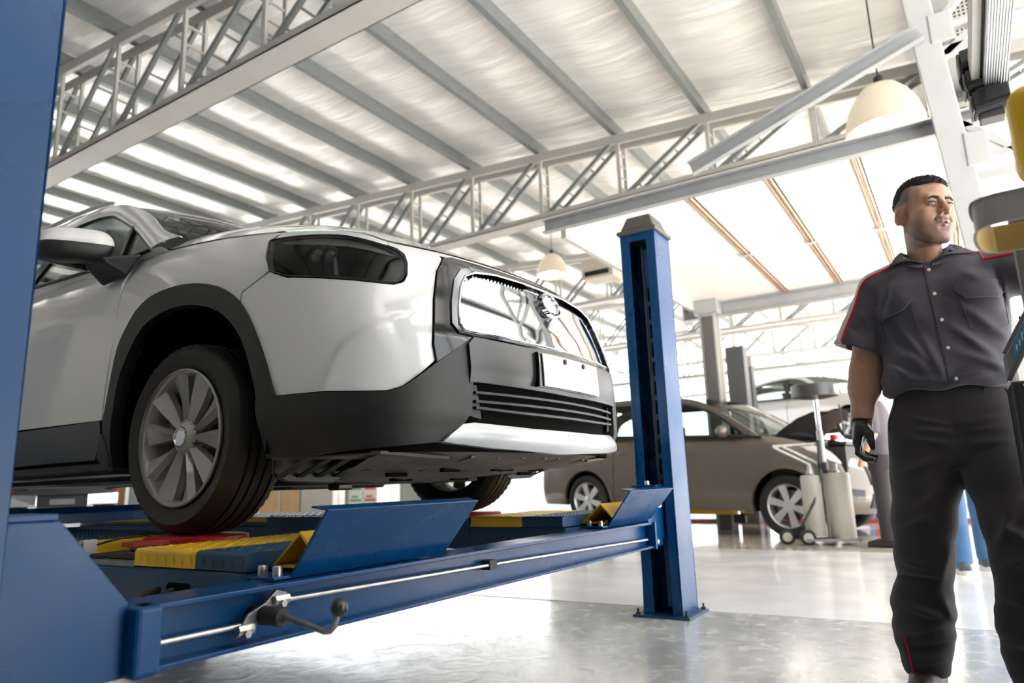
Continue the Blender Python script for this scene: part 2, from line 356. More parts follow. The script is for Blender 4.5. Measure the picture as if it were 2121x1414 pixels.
# release rod with crank lever on the front beam
rod = obj('release_rod', MB().tube([(.89, 1.475, .447), (1.10, 1.472, .447)], .0065, 10).tube([(1.215, 1.468, .487), (2.3, 1.478, .468), (3.60, 1.478, .44)], .0065, 10), BOLT, lift, smooth=60)
obj('rod_clip', MB().box((2.12, 1.467, .455), (2.165, 1.507, .487)), DIRT, rod)
lev = obj('lever_plate', MB().prism([(1.085, .425), (1.125, .42), (1.150, .455), (1.215, .475), (1.228, .505), (1.195, .515), (1.165, .49), (1.115, .47)], 1.462, 1.472), STEEL, lift, bevel=.002)
obj('pivot_sleeve', MB().lathe([(0, 1.395), (.020, 1.395), (.022, 1.40), (.022, 1.50), (0, 1.50)], 16, 'Y', c=(1.16, 0, .462)), DIRT, lev, smooth=50)
for (x, z) in ((1.205, .492), (1.105, .44)):
    obj('clevis_nut', MB().lathe([(0, -.022), (.011, -.022), (.012, -.018), (.012, .02), (.008, .022), (0, .022)], 6, 'X', c=(x, 1.456, z)).lathe([(0, -.012), (.009, -.012), (.009, .012), (0, .012)], 6, 'Y', c=(x-.004, 1.45, z-.008)), BOLT, lev, smooth=40)
hd = obj('crank_handle', MB().tube([(1.165, 1.40, .462), (1.165, 1.33, .452), (1.167, 1.262, .440), (1.172, 1.250, .441), (1.180, 1.246, .450), (1.19, 1.243, .475)], .0075, 12), STEEL, lev, smooth=60)
obj('knob', MB().sphere((1.192, 1.243, .488), .0205, 28, 18), mat('black phenolic knob', (.012, .011, .011), .3, coat=.3), lift, smooth=80)
# wheel stop plates at the front ends of the runways
for (xa, xb, xt) in ((1.268, 1.90, 1.86), (3.17, 3.70, 3.685)):
    dx = .0
    P = lambda x, y, z: (x, y, z)
    m = MB().hexa([P(xa, 1.498, .532), P(xb, 1.498, .532), P(xb, 1.508, .532), P(xa, 1.508, .532), P(xa, 1.368, .70), P(xt+.06, 1.368, .70), P(xt+.06, 1.378, .70), P(xa, 1.378, .70)])
    m.hexa([P(xa, 1.368, .697), P(xt+.06, 1.368, .697), P(xt+.085, 1.43, .706), P(xa, 1.43, .706), P(xa, 1.368, .702), P(xt+.06, 1.368, .702), P(xt+.085, 1.43, .711), P(xa, 1.43, .711)])
    m.box((xa-.055, 1.498, .531), (xb-.08, 1.64, .539))
    obj('wheel_stop', m, BLUE, lift, bevel=.002)
    for (bx, by) in ((xa-.02, 1.585), (xa-.02, 1.527), (xa+.052, 1.527), (xb-.15, 1.53)):
        obj('bolt', MB().lathe([(0, .024), (.0105, .024), (.0125, .020), (.0125, 0)], 18, c=(bx, by, .539)), BOLT, lift, smooth=40)
# runways
def treads(m, xa, xb, ya, yb, z, st=.034, L=.022):
    j = 0; y = ya+st*.5
    while y < yb-.008:
        x = xa+st*.5+(j % 2)*0; i = 0
        while x < xb-.008:
            a = .785 if (i+j) % 2 else -.785; c, s = math.cos(a), math.sin(a); h = L*.5; w = .0042
            m.add([(x-c*h, y-s*h, z), (x-s*w, y+c*w, z), (x+c*h, y+s*h, z), (x+s*w, y-c*w, z), (x, y, z+.0032)], [(0, 4, 1), (1, 4, 2), (2, 4, 3), (3, 4, 0)])
            x += st; i += 1
        y += st; j += 1
    return m
def runway(xa, xb, near):
    so = xa if near else xb; s = 1 if near else -1
    # side rails
    m = MB()
    for x in ((xa, xa+.012), (xb-.012, xb)): m.box((x[0], 1.62, .435), (x[1], 6.0, .540))
    m.box((xa, 1.62, .528), (xb, 6.0, .540)).box((xa, 1.62, .435), (xa+.05, 6.0, .443)).box((xb-.05, 1.62, .435), (xb, 6.0, .443))
    rw = obj('runway_frame', m, BLUE2, lift, bevel=.002)
    for y in (1.93, 3.2): obj('cable_slot', MB().prism([(y-.05, .468), (y+.045, .468), (y+.055, .478), (y+.055, .495), (y+.045, .505), (y-.05, .505), (y-.055, .5), (y-.055, .473)], so-.0015*s, so+.002*s, 'X'), VOID, rw)
    # front deck block: blue end then yellow strip, chequered on top
    for n, (ya, yb, mt) in enumerate(((1.63, 1.853, BLUE2), (1.856, 2.16, YEL))):
        r = .012; poly = [(xa, .545), (xa, .595-r)]+[(xa+r-r*math.cos(a), .595-r+r*math.sin(a)) for a in (.4, .8, 1.2)]+[(xa+r, .595), (xb-r, .595)]+[(xb-r+r*math.sin(a), .595-r+r*math.cos(a)) for a in (.4, .8, 1.2)]+[(xb, .595-r), (xb, .545)]
        d = obj('deck_plate', MB().prism(poly, ya, yb), mt, lift, bevel=.001)
        m = treads(MB(), xa+.02, xb-.01, ya, yb, .595)
        y = ya+.02                            # raised slanting ribs on the folded side
        while y < yb-.02:
            xo = so-.0012*s
            m.add([(xo, y-.008, .555), (xo, y-.002, .553), (xo, y+.010, .577), (xo, y+.004, .579), (xo-.003*s, y+.001, .566)], [(0, 4, 1), (1, 4, 2), (2, 4, 3), (3, 4, 0)]); y += .042
        obj('tread_pattern', m, mt, d, kind='stuff')
    # turntable well
    obj('turntable_tray', MB().box((xa, 2.16, .540), (xb, 2.62, .556)), STEEL, lift, bevel=.002)
    for a_, b_ in (((xa+.03, 2.19, .556), (xa+.14, 2.36, .578)), ((xa+.05, 2.2, .578), (xa+.12, 2.28, .592)), ((xa+.02, 2.40, .556), (xa+.1, 2.46, .570)), ((xb-.15, 2.19, .556), (xb-.02, 2.55, .575))):
        obj('turntable_slide', MB().box(a_, b_), DIRT, lift, bevel=.004)
    cx = 1.585 if near else 3.255
    obj('turntable', MB().lathe([(0, .606), (.165, .606), (.175, .602), (.175, .586), (.12, .58), (0, .58)], 48, c=(cx, 2.38, 0)).box((cx-.28, 2.30, .588), (cx-.13, 2.37, .604)), RED, lift, smooth=40)
    cl = obj('cable_clip', MB().prism([(2.462, .556), (2.462, .608), (2.468, .614), (2.486, .614), (2.492, .608), (2.492, .556), (2.486, .556), (2.486, .604), (2.468, .604), (2.468, .556)], xa+.0, xa+.045, 'X'), WSTEEL, lift, bevel=.002)
    # rear deck: yellow lip then dark chequer plate
    for n, (ya, yb, mt) in enumerate(((2.62, 2.74, YEL), (2.742, 6.0, BLUE2))):
        d = obj('deck_plate', MB().prism([(ya, .545), (ya+.0, .588), (ya+.008, .596), (yb, .596), (yb, .545)], xa, xb, 'X'), mt, lift, bevel=.001)
        obj('tread_pattern', treads(MB(), xa+.01, xb-.01, ya, min(yb, 4.6), .596), mt, d, kind='stuff')
    obj('hose', MB().tube([(xa+.02, 2.475, .59), (xa+.10, 2.44, .612), (xa+.17, 2.42, .618), (xa+.25, 2.50, .61)], .004, 8), BLK, lift, smooth=60)
runway(1.232, 1.86, True); runway(2.96, 3.60, False)
# inner guide rails and blue jacking bar seen behind the wheel
obj('guide_rail', MB().box((2.945, 2.17, .50), (2.962, 3.72, .598)), BLUE2, lift, bevel=.002)
obj('edge_stripe', MB().box((2.948, 3.72, .566), (3.0, 6.0, .599)), YEL, lift, bevel=.002)
m = MB()
for k in range(28): m.box((2.944, 2.18+k*.055, .600), (2.962, 2.205+k*.055, .606))
obj('rail_teeth', m, BLUE2, lift, kind='stuff')
# yellow folded end ramps
for (xa, xb) in ((1.318, 1.80), (3.16, 3.70)):
    zb = .549; m = MB().prism([(1.638, zb), (1.528, .644), (1.466, .585), (1.473, .579), (1.528, .634), (1.629, zb)], xa, xb, 'X')
    obj('end_ramp', m, YEL, lift, bevel=.001); obj('ramp_floor', MB().box((xa, 1.515, zb), (xb, 1.628, zb+.005)), YEL, lift)
# hydraulic hoses under the near runway
obj('hose', MB().tube([(1.215, 2.0, .485), (1.15, 1.97, .478), (1.05, 1.85, .47), (.95, 1.75, .46), (.9, 1.72, .45)], .012, 10).tube([(1.215, 1.93, .485), (1.12, 1.87, .475), (1.0, 1.8, .46), (.92, 1.74, .45)], .010, 10), DIRT, lift, smooth=60)
obj('safety_latch', MB().box((3.70, 1.44, .60), (3.745, 1.46, .672)), mat('scuffed white latch', (.62, .56, .53), .5), lift, bevel=.004)
obj('bolt', MB().lathe([(0, -.012), (.012, -.012), (.012, 0), (0, 0)], 12, 'Y', c=(3.70, 1.478, .64)).lathe([(0, -.012), (.012, -.012), (.012, 0), (0, 0)], 12, 'Y', c=(3.73, 1.478, .42)), BOLT, lift)
# jacking beam lying across the runways further back
jb = thing('jacking_beam', 'blue jacking beam lying across the runways behind the front wheel', 'jack', (2.2, 4.3, .6))
obj('beam', MB().prism([(4.32, .61), (4.44, .61), (4.44, .665), (4.41, .70), (4.35, .70), (4.32, .665)], 1.75, 2.85, 'X'), BLUE, jb, bevel=.004)
obj('foot', MB().box((1.70, 4.30, .597), (1.80, 4.46, .612)).box((2.80, 4.30, .597), (3.05, 4.46, .612)), BOLT, jb)
# ---------------------------------------------------------------- body shells: a plan curve swept up a profile, panels cut out in (t, v)
def smooth_tab(x, xs, ys):
    i = min(max(int(np.searchsorted(xs, x))-1, 0), len(xs)-2); h = xs[i+1]-xs[i]; t = min(max((x-xs[i])/h, 0), 1)
    def sl(k):
        if k <= 0 or k >= len(xs)-1:
            a, b = max(k-1, 0), min(k+1, len(xs)-1); return (ys[b]-ys[a])/(xs[b]-xs[a])
        a = (ys[k]-ys[k-1])/(xs[k]-xs[k-1]); b = (ys[k+1]-ys[k])/(xs[k+1]-xs[k]); return 0 if a*b <= 0 else 2*a*b/(a+b)
    t2 = t*t; t3 = t2*t
    return (2*t3-3*t2+1)*ys[i]+(t3-2*t2+t)*h*sl(i)+(-2*t3+3*t2)*ys[i+1]+(t3-t2)*h*sl(i+1)
class Shell:
    """half plan (s, y) from front centre round to rear centre; x<0 is the near side for t>0"""
    def __init__(s, pl, zy, zz, vs, i_s, i_f, z0, w0=1.18, w1=.42):
        P = [(-pl[1][0], pl[1][1])]+pl+[(-pl[-2][0], pl[-2][1])]; out = []
        for i in range(1, len(P)-2):
            p0, p1, p2, p3 = [np.array(P[k], float) for k in (i-1, i, i+1, i+2)]
            a, b, c = np.hypot(*(p1-p0))**.5, np.hypot(*(p2-p1))**.5, np.hypot(*(p3-p2))**.5
            m1 = b*((p1-p0)/a-(p2-p0)/(a+b)+(p2-p1)/b); m2 = b*((p2-p1)/b-(p3-p1)/(b+c)+(p3-p2)/c)
            for k in range(24):
                t = k/24; t2 = t*t; t3 = t2*t
                out.append((2*t3-3*t2+1)*p1+(t3-2*t2+t)*m1+(-2*t3+3*t2)*p2+(t3-t2)*m2)
        out.append(np.array(pl[-1], float)); s.P = np.array(out); s.D = np.r_[0, np.cumsum(np.hypot(*np.diff(s.P, axis=0).T))]
        g = np.gradient(s.P, s.D, axis=0); n = np.stack([g[:, 1], -g[:, 0]], 1); s.N = n/np.hypot(n[:, 0], n[:, 1])[:, None]
        s.T = s.D[-1]; s.zy, s.zz, s.vs, s.i_s, s.i_f, s.z0, s.w0, s.w1 = zy, zz, vs, i_s, i_f, z0, w0, w1; s.cache = {}
    def __call__(s, t, v, off=0.):
        k = (round(t, 5), round(v, 5))
        if k not in s.cache:
            sg = 1 if t >= 0 else -1; a = abs(t); x = np.interp(a, s.D, s.P[:, 0]); y = np.interp(a, s.D, s.P[:, 1]); nx = np.interp(a, s.D, s.N[:, 0]); ny = np.interp(a, s.D, s.N[:, 1])
            w = min(max((s.w0-a)/s.w1, 0), 1); w = w*w*(3-2*w)
            ins = w*smooth_tab(v, s.vs, s.i_f)+(1-w)*smooth_tab(v, s.vs, s.i_s); zt = smooth_tab(y, s.zy, s.zz)
            s.cache[k] = (-sg*(x-nx*ins), y-ny*ins, s.z0+(zt-s.z0)*v, -sg*nx, ny)
        x, y, z, nx, ny = s.cache[k]
        return (x+nx*off, y+ny*off, z)
    def t_at(s, y):           # t on the straight side for a given y
        i = len(s.P)//2; return float(np.interp(y, s.P[:, 1][:np.argmax(s.P[:, 1])+1], s.D[:np.argmax(s.P[:, 1])+1]))
def dens(poly, st=.05):
    out = []
    for i, p in enumerate(poly):
        q = poly[(i+1) % len(poly)]; n = max(1, int(math.hypot(q[0]-p[0], q[1]-p[1])/st))
        out += [(p[0]+(q[0]-p[0])*k/n, p[1]+(q[1]-p[1])*k/n) for k in range(n)]
    return out
def curve(pts, n=6):         # Catmull-Rom through 2D points
    out = []
    for i in range(len(pts)-1):
        p0, p1, p2, p3 = pts[max(i-1, 0)], pts[i], pts[i+1], pts[min(i+2, len(pts)-1)]
        for k in range(n):
            t = k/n; out.append(tuple(.5*(2*b+(c-a)*t+(2*a-5*b+4*c-d)*t*t+(-a+3*b-3*c+d)*t**3) for a, b, c, d in zip(p0, p1, p2, p3)))
    return out+[tuple(pts[-1])]
def inside(p, poly):
    c = False; j = len(poly)-1
    for i in range(len(poly)):
        a, b = poly[i], poly[j]
        if (a[1] > p[1]) != (b[1] > p[1]) and p[0] < (b[0]-a[0])*(p[1]-a[1])/(b[1]-a[1])+a[0]: c = not c
        j = i
    return c
def clip_cell(poly, x0, y0, x1, y1):
    for ax, val, sg in ((0, x0, 1), (0, x1, -1), (1, y0, 1), (1, y1, -1)):
        out = []
        for i in range(len(poly)):
            a, b = poly[i], poly[(i+1) % len(poly)]; da, db = (a[ax]-val)*sg, (b[ax]-val)*sg
            if da >= 0: out.append(a)
            if (da >= 0) != (db >= 0):
                f = da/(da-db); out.append((a[0]+(b[0]-a[0])*f, a[1]+(b[1]-a[1])*f))
        poly = out
        if len(poly) < 3: return []
    return poly
def panel(fn, poly, dt=.05, dv=.05, off=0., thick=.012, mirror=False):
    """polygon in (t, v) -> mesh on surface fn(t, v, off), with a folded-in rim"""
    if sum(a[0]*b[1]-b[0]*a[1] for a, b in zip(poly, poly[1:]+poly[:1])) < 0: poly = poly[::-1]
    poly = dens(poly, min(dt, dv)*1.5); ts = [p[0] for p in poly]; vs = [p[1] for p in poly]
    i0, i1, j0, j1 = int(math.floor(min(ts)/dt)), int(math.ceil(max(ts)/dt)), int(math.floor(min(vs)/dv)), int(math.ceil(max(vs)/dv))
    edge = set()
    for k in range(len(poly)):
        a, b = poly[k], poly[(k+1) % len(poly)]
        for i in range(int(math.floor(min(a[0], b[0])/dt-1e-6)), int(math.floor(max(a[0], b[0])/dt+1e-6))+1):
            for j in range(int(math.floor(min(a[1], b[1])/dv-1e-6)), int(math.floor(max(a[1], b[1])/dv+1e-6))+1): edge.add((i, j))
    keys = {}; V2 = []; F = []
    def vid(p):
        k = (round(p[0]/.0005), round(p[1]/.0005))
        if k not in keys: keys[k] = len(V2); V2.append(p)
        return keys[k]
    for i in range(i0, i1):
        for j in range(j0, j1):
            c = (i*dt, j*dv, (i+1)*dt, (j+1)*dv)
            if (i, j) in edge: q = clip_cell(poly, *c)
            elif inside(((c[0]+c[2])/2, (c[1]+c[3])/2), poly): q = [(c[0], c[1]), (c[2], c[1]), (c[2], c[3]), (c[0], c[3])]
            else: continue
            f = []
            for p in q:
                a = vid(p)
                if a not in f: f.append(a)
            if len(f) > 2: F.append(tuple(f))
    of = off if callable(off) else (lambda t, v: off)
    m = MB(); res = []
    for sgn in ((1, -1) if mirror else (1,)):
        vs = [fn(t*sgn, v, of(t, v)) for t, v in V2]; fs = [f if sgn > 0 else f[::-1] for f in F]
        if thick:
            cnt = {}
            for f in fs:
                for a, b in zip(f, f[1:]+f[:1]): cnt[(a, b)] = cnt.get((a, b), 0)+1
            be = [(a, b) for (a, b) in cnt if (b, a) not in cnt]; mp = {}
            for a, b in be:
                for q in (a, b):
                    if q not in mp: mp[q] = len(vs); vs.append(fn(V2[q][0]*sgn, V2[q][1], of(*V2[q])-thick))
            fs = fs+[(b, a, mp[a], mp[b]) for a, b in be]
        res.append((vs, fs))
    for vs, fs in res: m.add(vs, fs)
    return m
def put(M, mb):               # local -> world
    mb.v = [tuple(M @ Vector(v)) for v in mb.v]; return mb

# ---------------------------------------------------------------- wheels (axis along local X, outer face towards -X)
def tyre_mb(R, w, rim, n=120, grooves=True):
    h = w/2; prof = [(rim-.012, h*.80), (rim, h*.86), (rim+.012, h*.93), (rim+.03, h*1.0), ((R+rim)/2+.012, h*1.06), (R-.03, h*1.0), (R-.012, h*.90), (R-.004, h*.80)]
    if grooves:
        tr = []
        for g in (.52, .18): tr += [(R-.001, h*(g+.05)), (R-.009, h*(g+.035)), (R-.009, h*(g-.035)), (R, h*(g-.05))]
        P = prof+tr; P = P+[(r, -x) for r, x in reversed(P)]
    else: P = prof+[(R, h*.4)]; P = P+[(r, -x) for r, x in reversed(P)]
    m = MB(); vs = []; fs = []; k = len(P)
    for i in range(n):
        a = 2*math.pi*i/n
        for (r, x) in P:
            rr = r
            if grooves and i % 2 and abs(x) > h*.6 and r > R-.034: rr = r-.0065
            vs.append((x, rr*math.cos(a), rr*math.sin(a)))
    for i in range(n):
        j = (i+1) % n
        for q in range(k-1): fs.append((i*k+q, j*k+q, j*k+q+1, i*k+q+1))
    return m.add(vs, fs)
def spoke_twist(a, rim, hubr, xo, sd):     # one blade of a ten-blade wheel: a broad facet and a narrow one folded along a crest
    m = MB(); st = []
    def pt(r, ang, x): return (x, r*math.cos(ang), r*math.sin(ang))
    for k in range(7):
        f = k/6; r = hubr+(rim-hubr)*f; w1 = .012+.056*f**1.1; w2 = .008+.014*f; cr = xo+.014-.016*f
        a0 = a-sd*.02*(1-f)
        st.append([pt(r, a0-sd*w2/r, cr+.016), pt(r, a0, cr-.004), pt(r, a0+sd*w1/r, cr+.010+.012*math.sin(math.pi*f*.8)), pt(r, a0+sd*(w1+.004)/r, cr+.045), pt(r, a0-sd*w2/r, cr+.05)])
    vs = [p for s_ in st for p in s_]
    return m.add(vs, [(k*5+q, k*5+(q+1) % 5, (k+1)*5+(q+1) % 5, (k+1)*5+q) for k in range(6) for q in range(5)])
def wheel_main(parent, c, side, R=.353, w=.225, rim=.250):
    # c: centre of the outer face plane region, side -1: outer face to -X
    M = Matrix.Translation(c) @ (Matrix.Identity(4) if side < 0 else Matrix.Rotation(math.pi, 4, 'Z'))
    ty = obj('tyre', put(M, tyre_mb(R, w, rim)), RUB, parent, smooth=28, local=True)
    xo = -w/2+.008
    ri = obj('rim', put(M, MB().lathe([(rim-.002, xo-.012), (rim+.004, xo-.008), (rim+.003, xo), (rim-.010, xo+.006), (rim-.018, xo+.03), (rim-.024, xo+.06), (rim-.03, xo+.12), (rim-.012, xo+.19), (rim, xo+.2)], 72, 'X')), ALLOY, parent, smooth=40, local=True)
    for p in range(5):
        b = math.radians(72*p+24)
        for d in (-.22, .22):
            obj('spoke', put(M, spoke_twist(b+d, rim-.008, .046, xo+.006, 1 if d > 0 else -1)), ALLOY, parent, smooth=25, local=True)
    hub = obj('hub', put(M, MB().lathe([(.07, xo+.06), (.066, xo+.022), (.052, xo+.010), (.046, xo+.004), (.040, xo+.002), (.038, xo+.006), (0, xo+.006)], 40, 'X')), ALLOY, parent, smooth=30, local=True)
    obj('hub_cap', put(M, MB().lathe([(.038, xo+.005), (.036, xo-.003), (.031, xo-.006), (.027, xo-.005), (.0255, xo-.002), (0, xo-.0035)], 40, 'X')), CHROME, hub, smooth=30, local=True)
    for p in range(5):
        b = math.radians(72*p+60); y, z = .057*math.cos(b), .057*math.sin(b)
        obj('lug_nut', put(M, MB().lathe([(.013, xo+.05), (.011, xo+.022), (.004, xo+.016), (0, xo+.016)], 6, 'X', c=(0, y, z))), STEEL, hub, local=True)
    obj('brake_disc', put(M, MB().lathe([(.16, xo+.10), (.16, xo+.115), (.07, xo+.115), (.07, xo+.10), (.16, xo+.10)], 48, 'X').lathe([(.10, xo+.09), (.08, xo+.05), (.0, xo+.05)], 24, 'X')), STEEL, parent, smooth=40, local=True)
    obj('brake_caliper', put(M, MB().box((xo+.06, .07, .04), (xo+.15, .175, .13))), STEEL, parent, local=True, bevel=.01)

# ---------------------------------------------------------------- the white car on the lift
CAR = (2.43, 2.33, .605)
car = thing('car', 'white car with dark wheel-arch cladding raised on the blue lift, nose to the right', 'car', CAR)
PLAN = [(0, -1.03), (.3, -1.010), (.6, -.948), (.75, -.884), (.84, -.80), (.89, -.68), (.917, -.5), (.928, -.25), (.93, .05), (.93, 1.0), (.93, 2.6), (.915, 3.1), (.85, 3.42), (.7, 3.55), (.35, 3.63), (0, 3.65)]
VS = [0, .10, .2, .35, .5, .65, .75, .85, .93, 1.0]
B = Shell(PLAN, [-1.03, -.9, -.62, -.27, .2, .6, 3.65], [.965, .970, 1.035, 1.095, 1.155, 1.175, 1.175], VS,
    [.050, .020, .004, 0, 0, .004, .016, .042, .080, .125], [.020, .004, 0, 0, .006, .030, .050, .072, .090, .125], .255)
def cp(name, mb, m, parent=car, smooth=32, **k): return obj(name, mb, m, parent, smooth=smooth, local=True, **k)
def both(name, poly, m, **k):    # the same panel on both sides, each an object of its own
    kw = {q: k.pop(q) for q in ('dt', 'dv', 'off', 'thick') if q in k}
    for sg in (1, -1): cp(name, panel((lambda t, v, o: B(t*sg, v, o)), poly, **kw), m, **k)
ARCHIN = [(1.346, .229), (1.362, .309), (1.42, .464), (1.505, .573), (1.625, .639), (1.778, .664), (1.934, .649), (2.057, .595), (2.145, .486), (2.201, .374), (2.225, .249), (2.258, .105), (2.275, .0)]
ARCHOUT = [(1.262, .24), (1.304, .365), (1.345, .464), (1.402, .571), (1.468, .655), (1.555, .713), (1.65, .746), (1.777, .763), (1.903, .761), (2.028, .740), (2.113, .690), (2.182, .606), (2.228, .524), (2.258, .401), (2.282, .274), (2.30, .215)]
TR = 2*B.t_at(2.85)-2*B.t_at(.10); T0 = B.t_at(.10); DT = B.t_at(2.85)-T0          # rear arch: the front one moved back by the wheelbase
RIN = [(2*T0-t+DT-.0, v) for t, v in ARCHIN]; ROUT = [(2*T0-t+DT, v) for t, v in ARCHOUT]
CLT = [(1.262, .240), (1.085, .247), (.943, .250), (.851, .255), (.803, .277), (.741, .341), (.685, .402), (.600, .483), (.545, .537)]
DOOR = [(2.345, .965), (2.326, .939), (2.312, .861), (2.296, .731), (2.296, .553), (2.316, .356), (2.33, .215)]
# inner dark core, so nothing shows through the panel gaps
cp('inner_shell', panel(B, [(0, .0), (0, .99), (B.T, .99), (B.T, 0)]+[(t, v-.003) for t, v in RIN][::1][-1:][:0]+[(RIN[0][0], 0)]+RIN+[(RIN[-1][0], 0)]+[(ARCHIN[-1][0]+.0, .0)]+ARCHIN[::-1]+[(1.346, .0)], dt=.15, dv=.12, off=-.02, thick=0, mirror=True), VOID)
# white panels -------------------------------------------------
CREASE = curve([(.845, .591), (.901, .557), (.955, .514), (1.012, .446), (1.054, .354), (1.085, .262)], 8)
def crease(t, v):
    best = 9; sg = 1; fr = 0
    for i in range(len(CREASE)-1):
        a, b = CREASE[i], CREASE[i+1]; ax, ay = a[0], a[1]*.72; bx, by = b[0], b[1]*.72; px, py = t, v*.72
        f = min(max(((px-ax)*(bx-ax)+(py-ay)*(by-ay))/((bx-ax)**2+(by-ay)**2), 0), 1); dx, dy = px-ax-(bx-ax)*f, py-ay-(by-ay)*f; d = math.hypot(dx, dy)
        if d < best: best = d; sg = 1 if (bx-ax)*dy-(by-ay)*dx > 0 else -1; fr = (i+f)/(len(CREASE)-1)
    k = min(1, fr*5+.15)*(1-.45*fr)
    if sg > 0: return 0.
    return .030*k*math.exp(-best/.075)*(1-math.exp(-(best/.016)**2))*(1 if v < .60 else max(0, 1-(v-.60)/.08))
HL = [(1.428, .950), (1.378, .851), (1.342, .784), (1.248, .755), (1.061, .746), (.928, .756), (.830, .772), (.795, .792), (.778, .830), (.772, .890), (.784, .928), (.815, .950), (.86, .958), (.95, .962), (1.025, .962), (1.198, .966), (1.321, .962), (1.40, .955)]
g = .004
AIN = [(t+(1.785-t)*.07, v+(.25-v)*.07) for t, v in ARCHOUT]
BUMP = [(1.466-g, .694)]+[(1.401-g, .737), (1.342-g, .778)]+[(t, v-.009) for t, v in HL[3:6]]+[(.825, .758), (.783, .780), (.764, .825), (.758, .890), (.768, .940), (.800, .968), (.84, .976), (.84, .995), (.60, .995), (.592, .957), (.633, .878), (.645, .835), (.673, .712), (.696, .536), (.700, .482), (.690, .410)]+[(t, v+.006) for t, v in CLT[5::-1]]+[(t-.002, v) for t, v in AIN[1:4]]+[(1.468-g, .64)]
both('front_bumper', BUMP, WHITE, dt=.0125, dv=.0125, off=crease, thick=.03)
cp('bumper_bridge', panel(B, [(-.60, .975), (.60, .975), (.60, .996), (-.60, .996)], dv=.02), WHITE)
FEND = [(1.342+g, .787), (1.401+g, .741), (1.466+g, .698), (1.468+g, .64)]+AIN[5:14]+ARCHOUT[14:]+[(2.322, .215)]+[(t-.010, v) for t, v in DOOR[::-1][:-1]]+[(2.34, .996), (1.40, .996), (1.425, .968), (1.440, .950), (1.390, .851)]
both('front_fender', FEND, WHITE, off=.0, thick=.03)
both('fender_strip', [(.843, .975), (.95, .971), (1.2, .974), (1.32, .970), (1.41, .962), (1.398, .996), (.843, .996)], WHITE, dv=.02)
TE = B.t_at(1.62); TQ = B.t_at(2.55)
DF = DOOR[::-1]+[(2.345, .997), (TE, .997), (TE, .225)]
both('front_door', DF, WHITE, off=lambda t, v: .010*math.exp(-((v-.86)/.06)**2)-.006*math.exp(-((v-.62)/.12)**2), thick=.03)
both('rear_door', [(TE+.008, .225), (TE+.008, .997), (TQ, .997), (TQ+.04, .76)]+[(t-.004, v) for t, v in ROUT[::-1] if t < TQ+.03]+[(ROUT[-1][0]-.03, .225)], WHITE)
both('quarter_panel', [(TQ+.008, .997), (TQ+.048, .77)]+[p for p in ROUT if p[0] > TQ+.04][::-1]+[(ROUT[0][0]+.02, .25), (B.T, .25), (B.T, .997)], WHITE)
for k, (tt, vv) in enumerate(((TE-.22, .80), (TQ-.22, .80))):
    for sg in (1, -1):
        p = [B(sg*(tt+d), vv, .0) for d in (0, .05, .10, .15, .19)]; o_ = [.008, .038, .042, .038, .008]
        cp('door_handle', MB().tube([(x-sg*e, y, z) for (x, y, z), e in zip(p, o_)], .011, 10), WHITE)
# hood: from the edge ring over the crown
def zh(s, y):
    e = smooth_tab(y, B.zy, B.zz); c = smooth_tab(y, [-.93, -.82, -.586, -.325, -.03, .295, .7], [.968, 1.002, 1.105, 1.205, 1.285, 1.345, 1.385])
    return e+(max(c, e)-e)*(1-min(abs(s)/.80, 1)**4)
def hoodf(t, r, off=0.):
    x, y, z = B(t, 1.0); a = abs(t); f = min(max((a-.25)/.5, 0), 1)
    yc = max(y, -.86)+(.0 if a > .8 else (.10*(1-a/.8))) ; yc = yc+.06*max(0, (a-1.6)/.8)
    X = x*(1-r); Y = y+(yc-y)*r
    return (X, Y, zh(X, Y)+(z-zh(x, y))*(1-r)**3+.004+off)
TH = B.t_at(.42)
m = MB(); nT, nR = 110, 26
m.grid(lambda u, v: hoodf(-TH+2*TH*u, v**.9*.999), nT, nR)
cp('hood', m, WHITE, smooth=50)
cp('cowl', MB().hexa([(-.74, .40, 1.16), (.74, .40, 1.16), (.74, .66, 1.20), (-.74, .66, 1.20), (-.72, .40, 1.19), (.72, .40, 1.19), (.70, .62, 1.25), (-.70, .62, 1.25)]), BLK)
# black cladding ----------------------------------------------
def clo(t, v): return .006+.010*min(max((v-.10)/.06, 0), 1)
CLB = [(.667, .041), (.804, .026), (.958, .016), (1.152, .0), (1.30, .0), (1.346, .0)]
both('bumper_cladding', CLT+[(.552, .30)]+[(.56, .18), (.585, .128)]+CLB+[(1.346, .229)], CLAD, dt=.03, dv=.03, off=clo, thick=.03)
flare = curve(ARCHOUT, 3)+curve(ARCHIN, 3)[::-1]
def flo(t, v): return .012
both('wheel_arch_flare', curve(ARCHOUT, 3)+[(2.30, .0), (2.275, .0)]+curve(ARCHIN, 3)[::-1], CLAD, dt=.04, dv=.04, off=flo, thick=.05)
both('wheel_arch_flare', curve(ROUT, 3)+[(ROUT[-1][0], .0), (RIN[-1][0], .0)]+curve(RIN, 3)[::-1], CLAD, dt=.04, dv=.04, off=flo, thick=.05)
SILL = mat('grey sill cladding', (.040, .041, .045), .38, var=.06, coat=.2)
both('sill', [(2.335, .212), (2.335, .13), (2.41, .045), (RIN[-1][0]-.02, .045), (RIN[-1][0]-.02, .212)], SILL, off=lambda t, v: .004, thick=.06)
both('mud_guard', [(2.303, .155), (2.333, .14), (2.375, .045), (2.33, .0), (2.278, .0), (2.285, .1)], CLAD, off=.014, thick=.05)
both('rear_cladding', [(ROUT[0][0]+.01, .25), (ROUT[0][0]-.06, .0), (B.T, .0), (B.T, .25)], CLAD, off=.008, thick=.03)
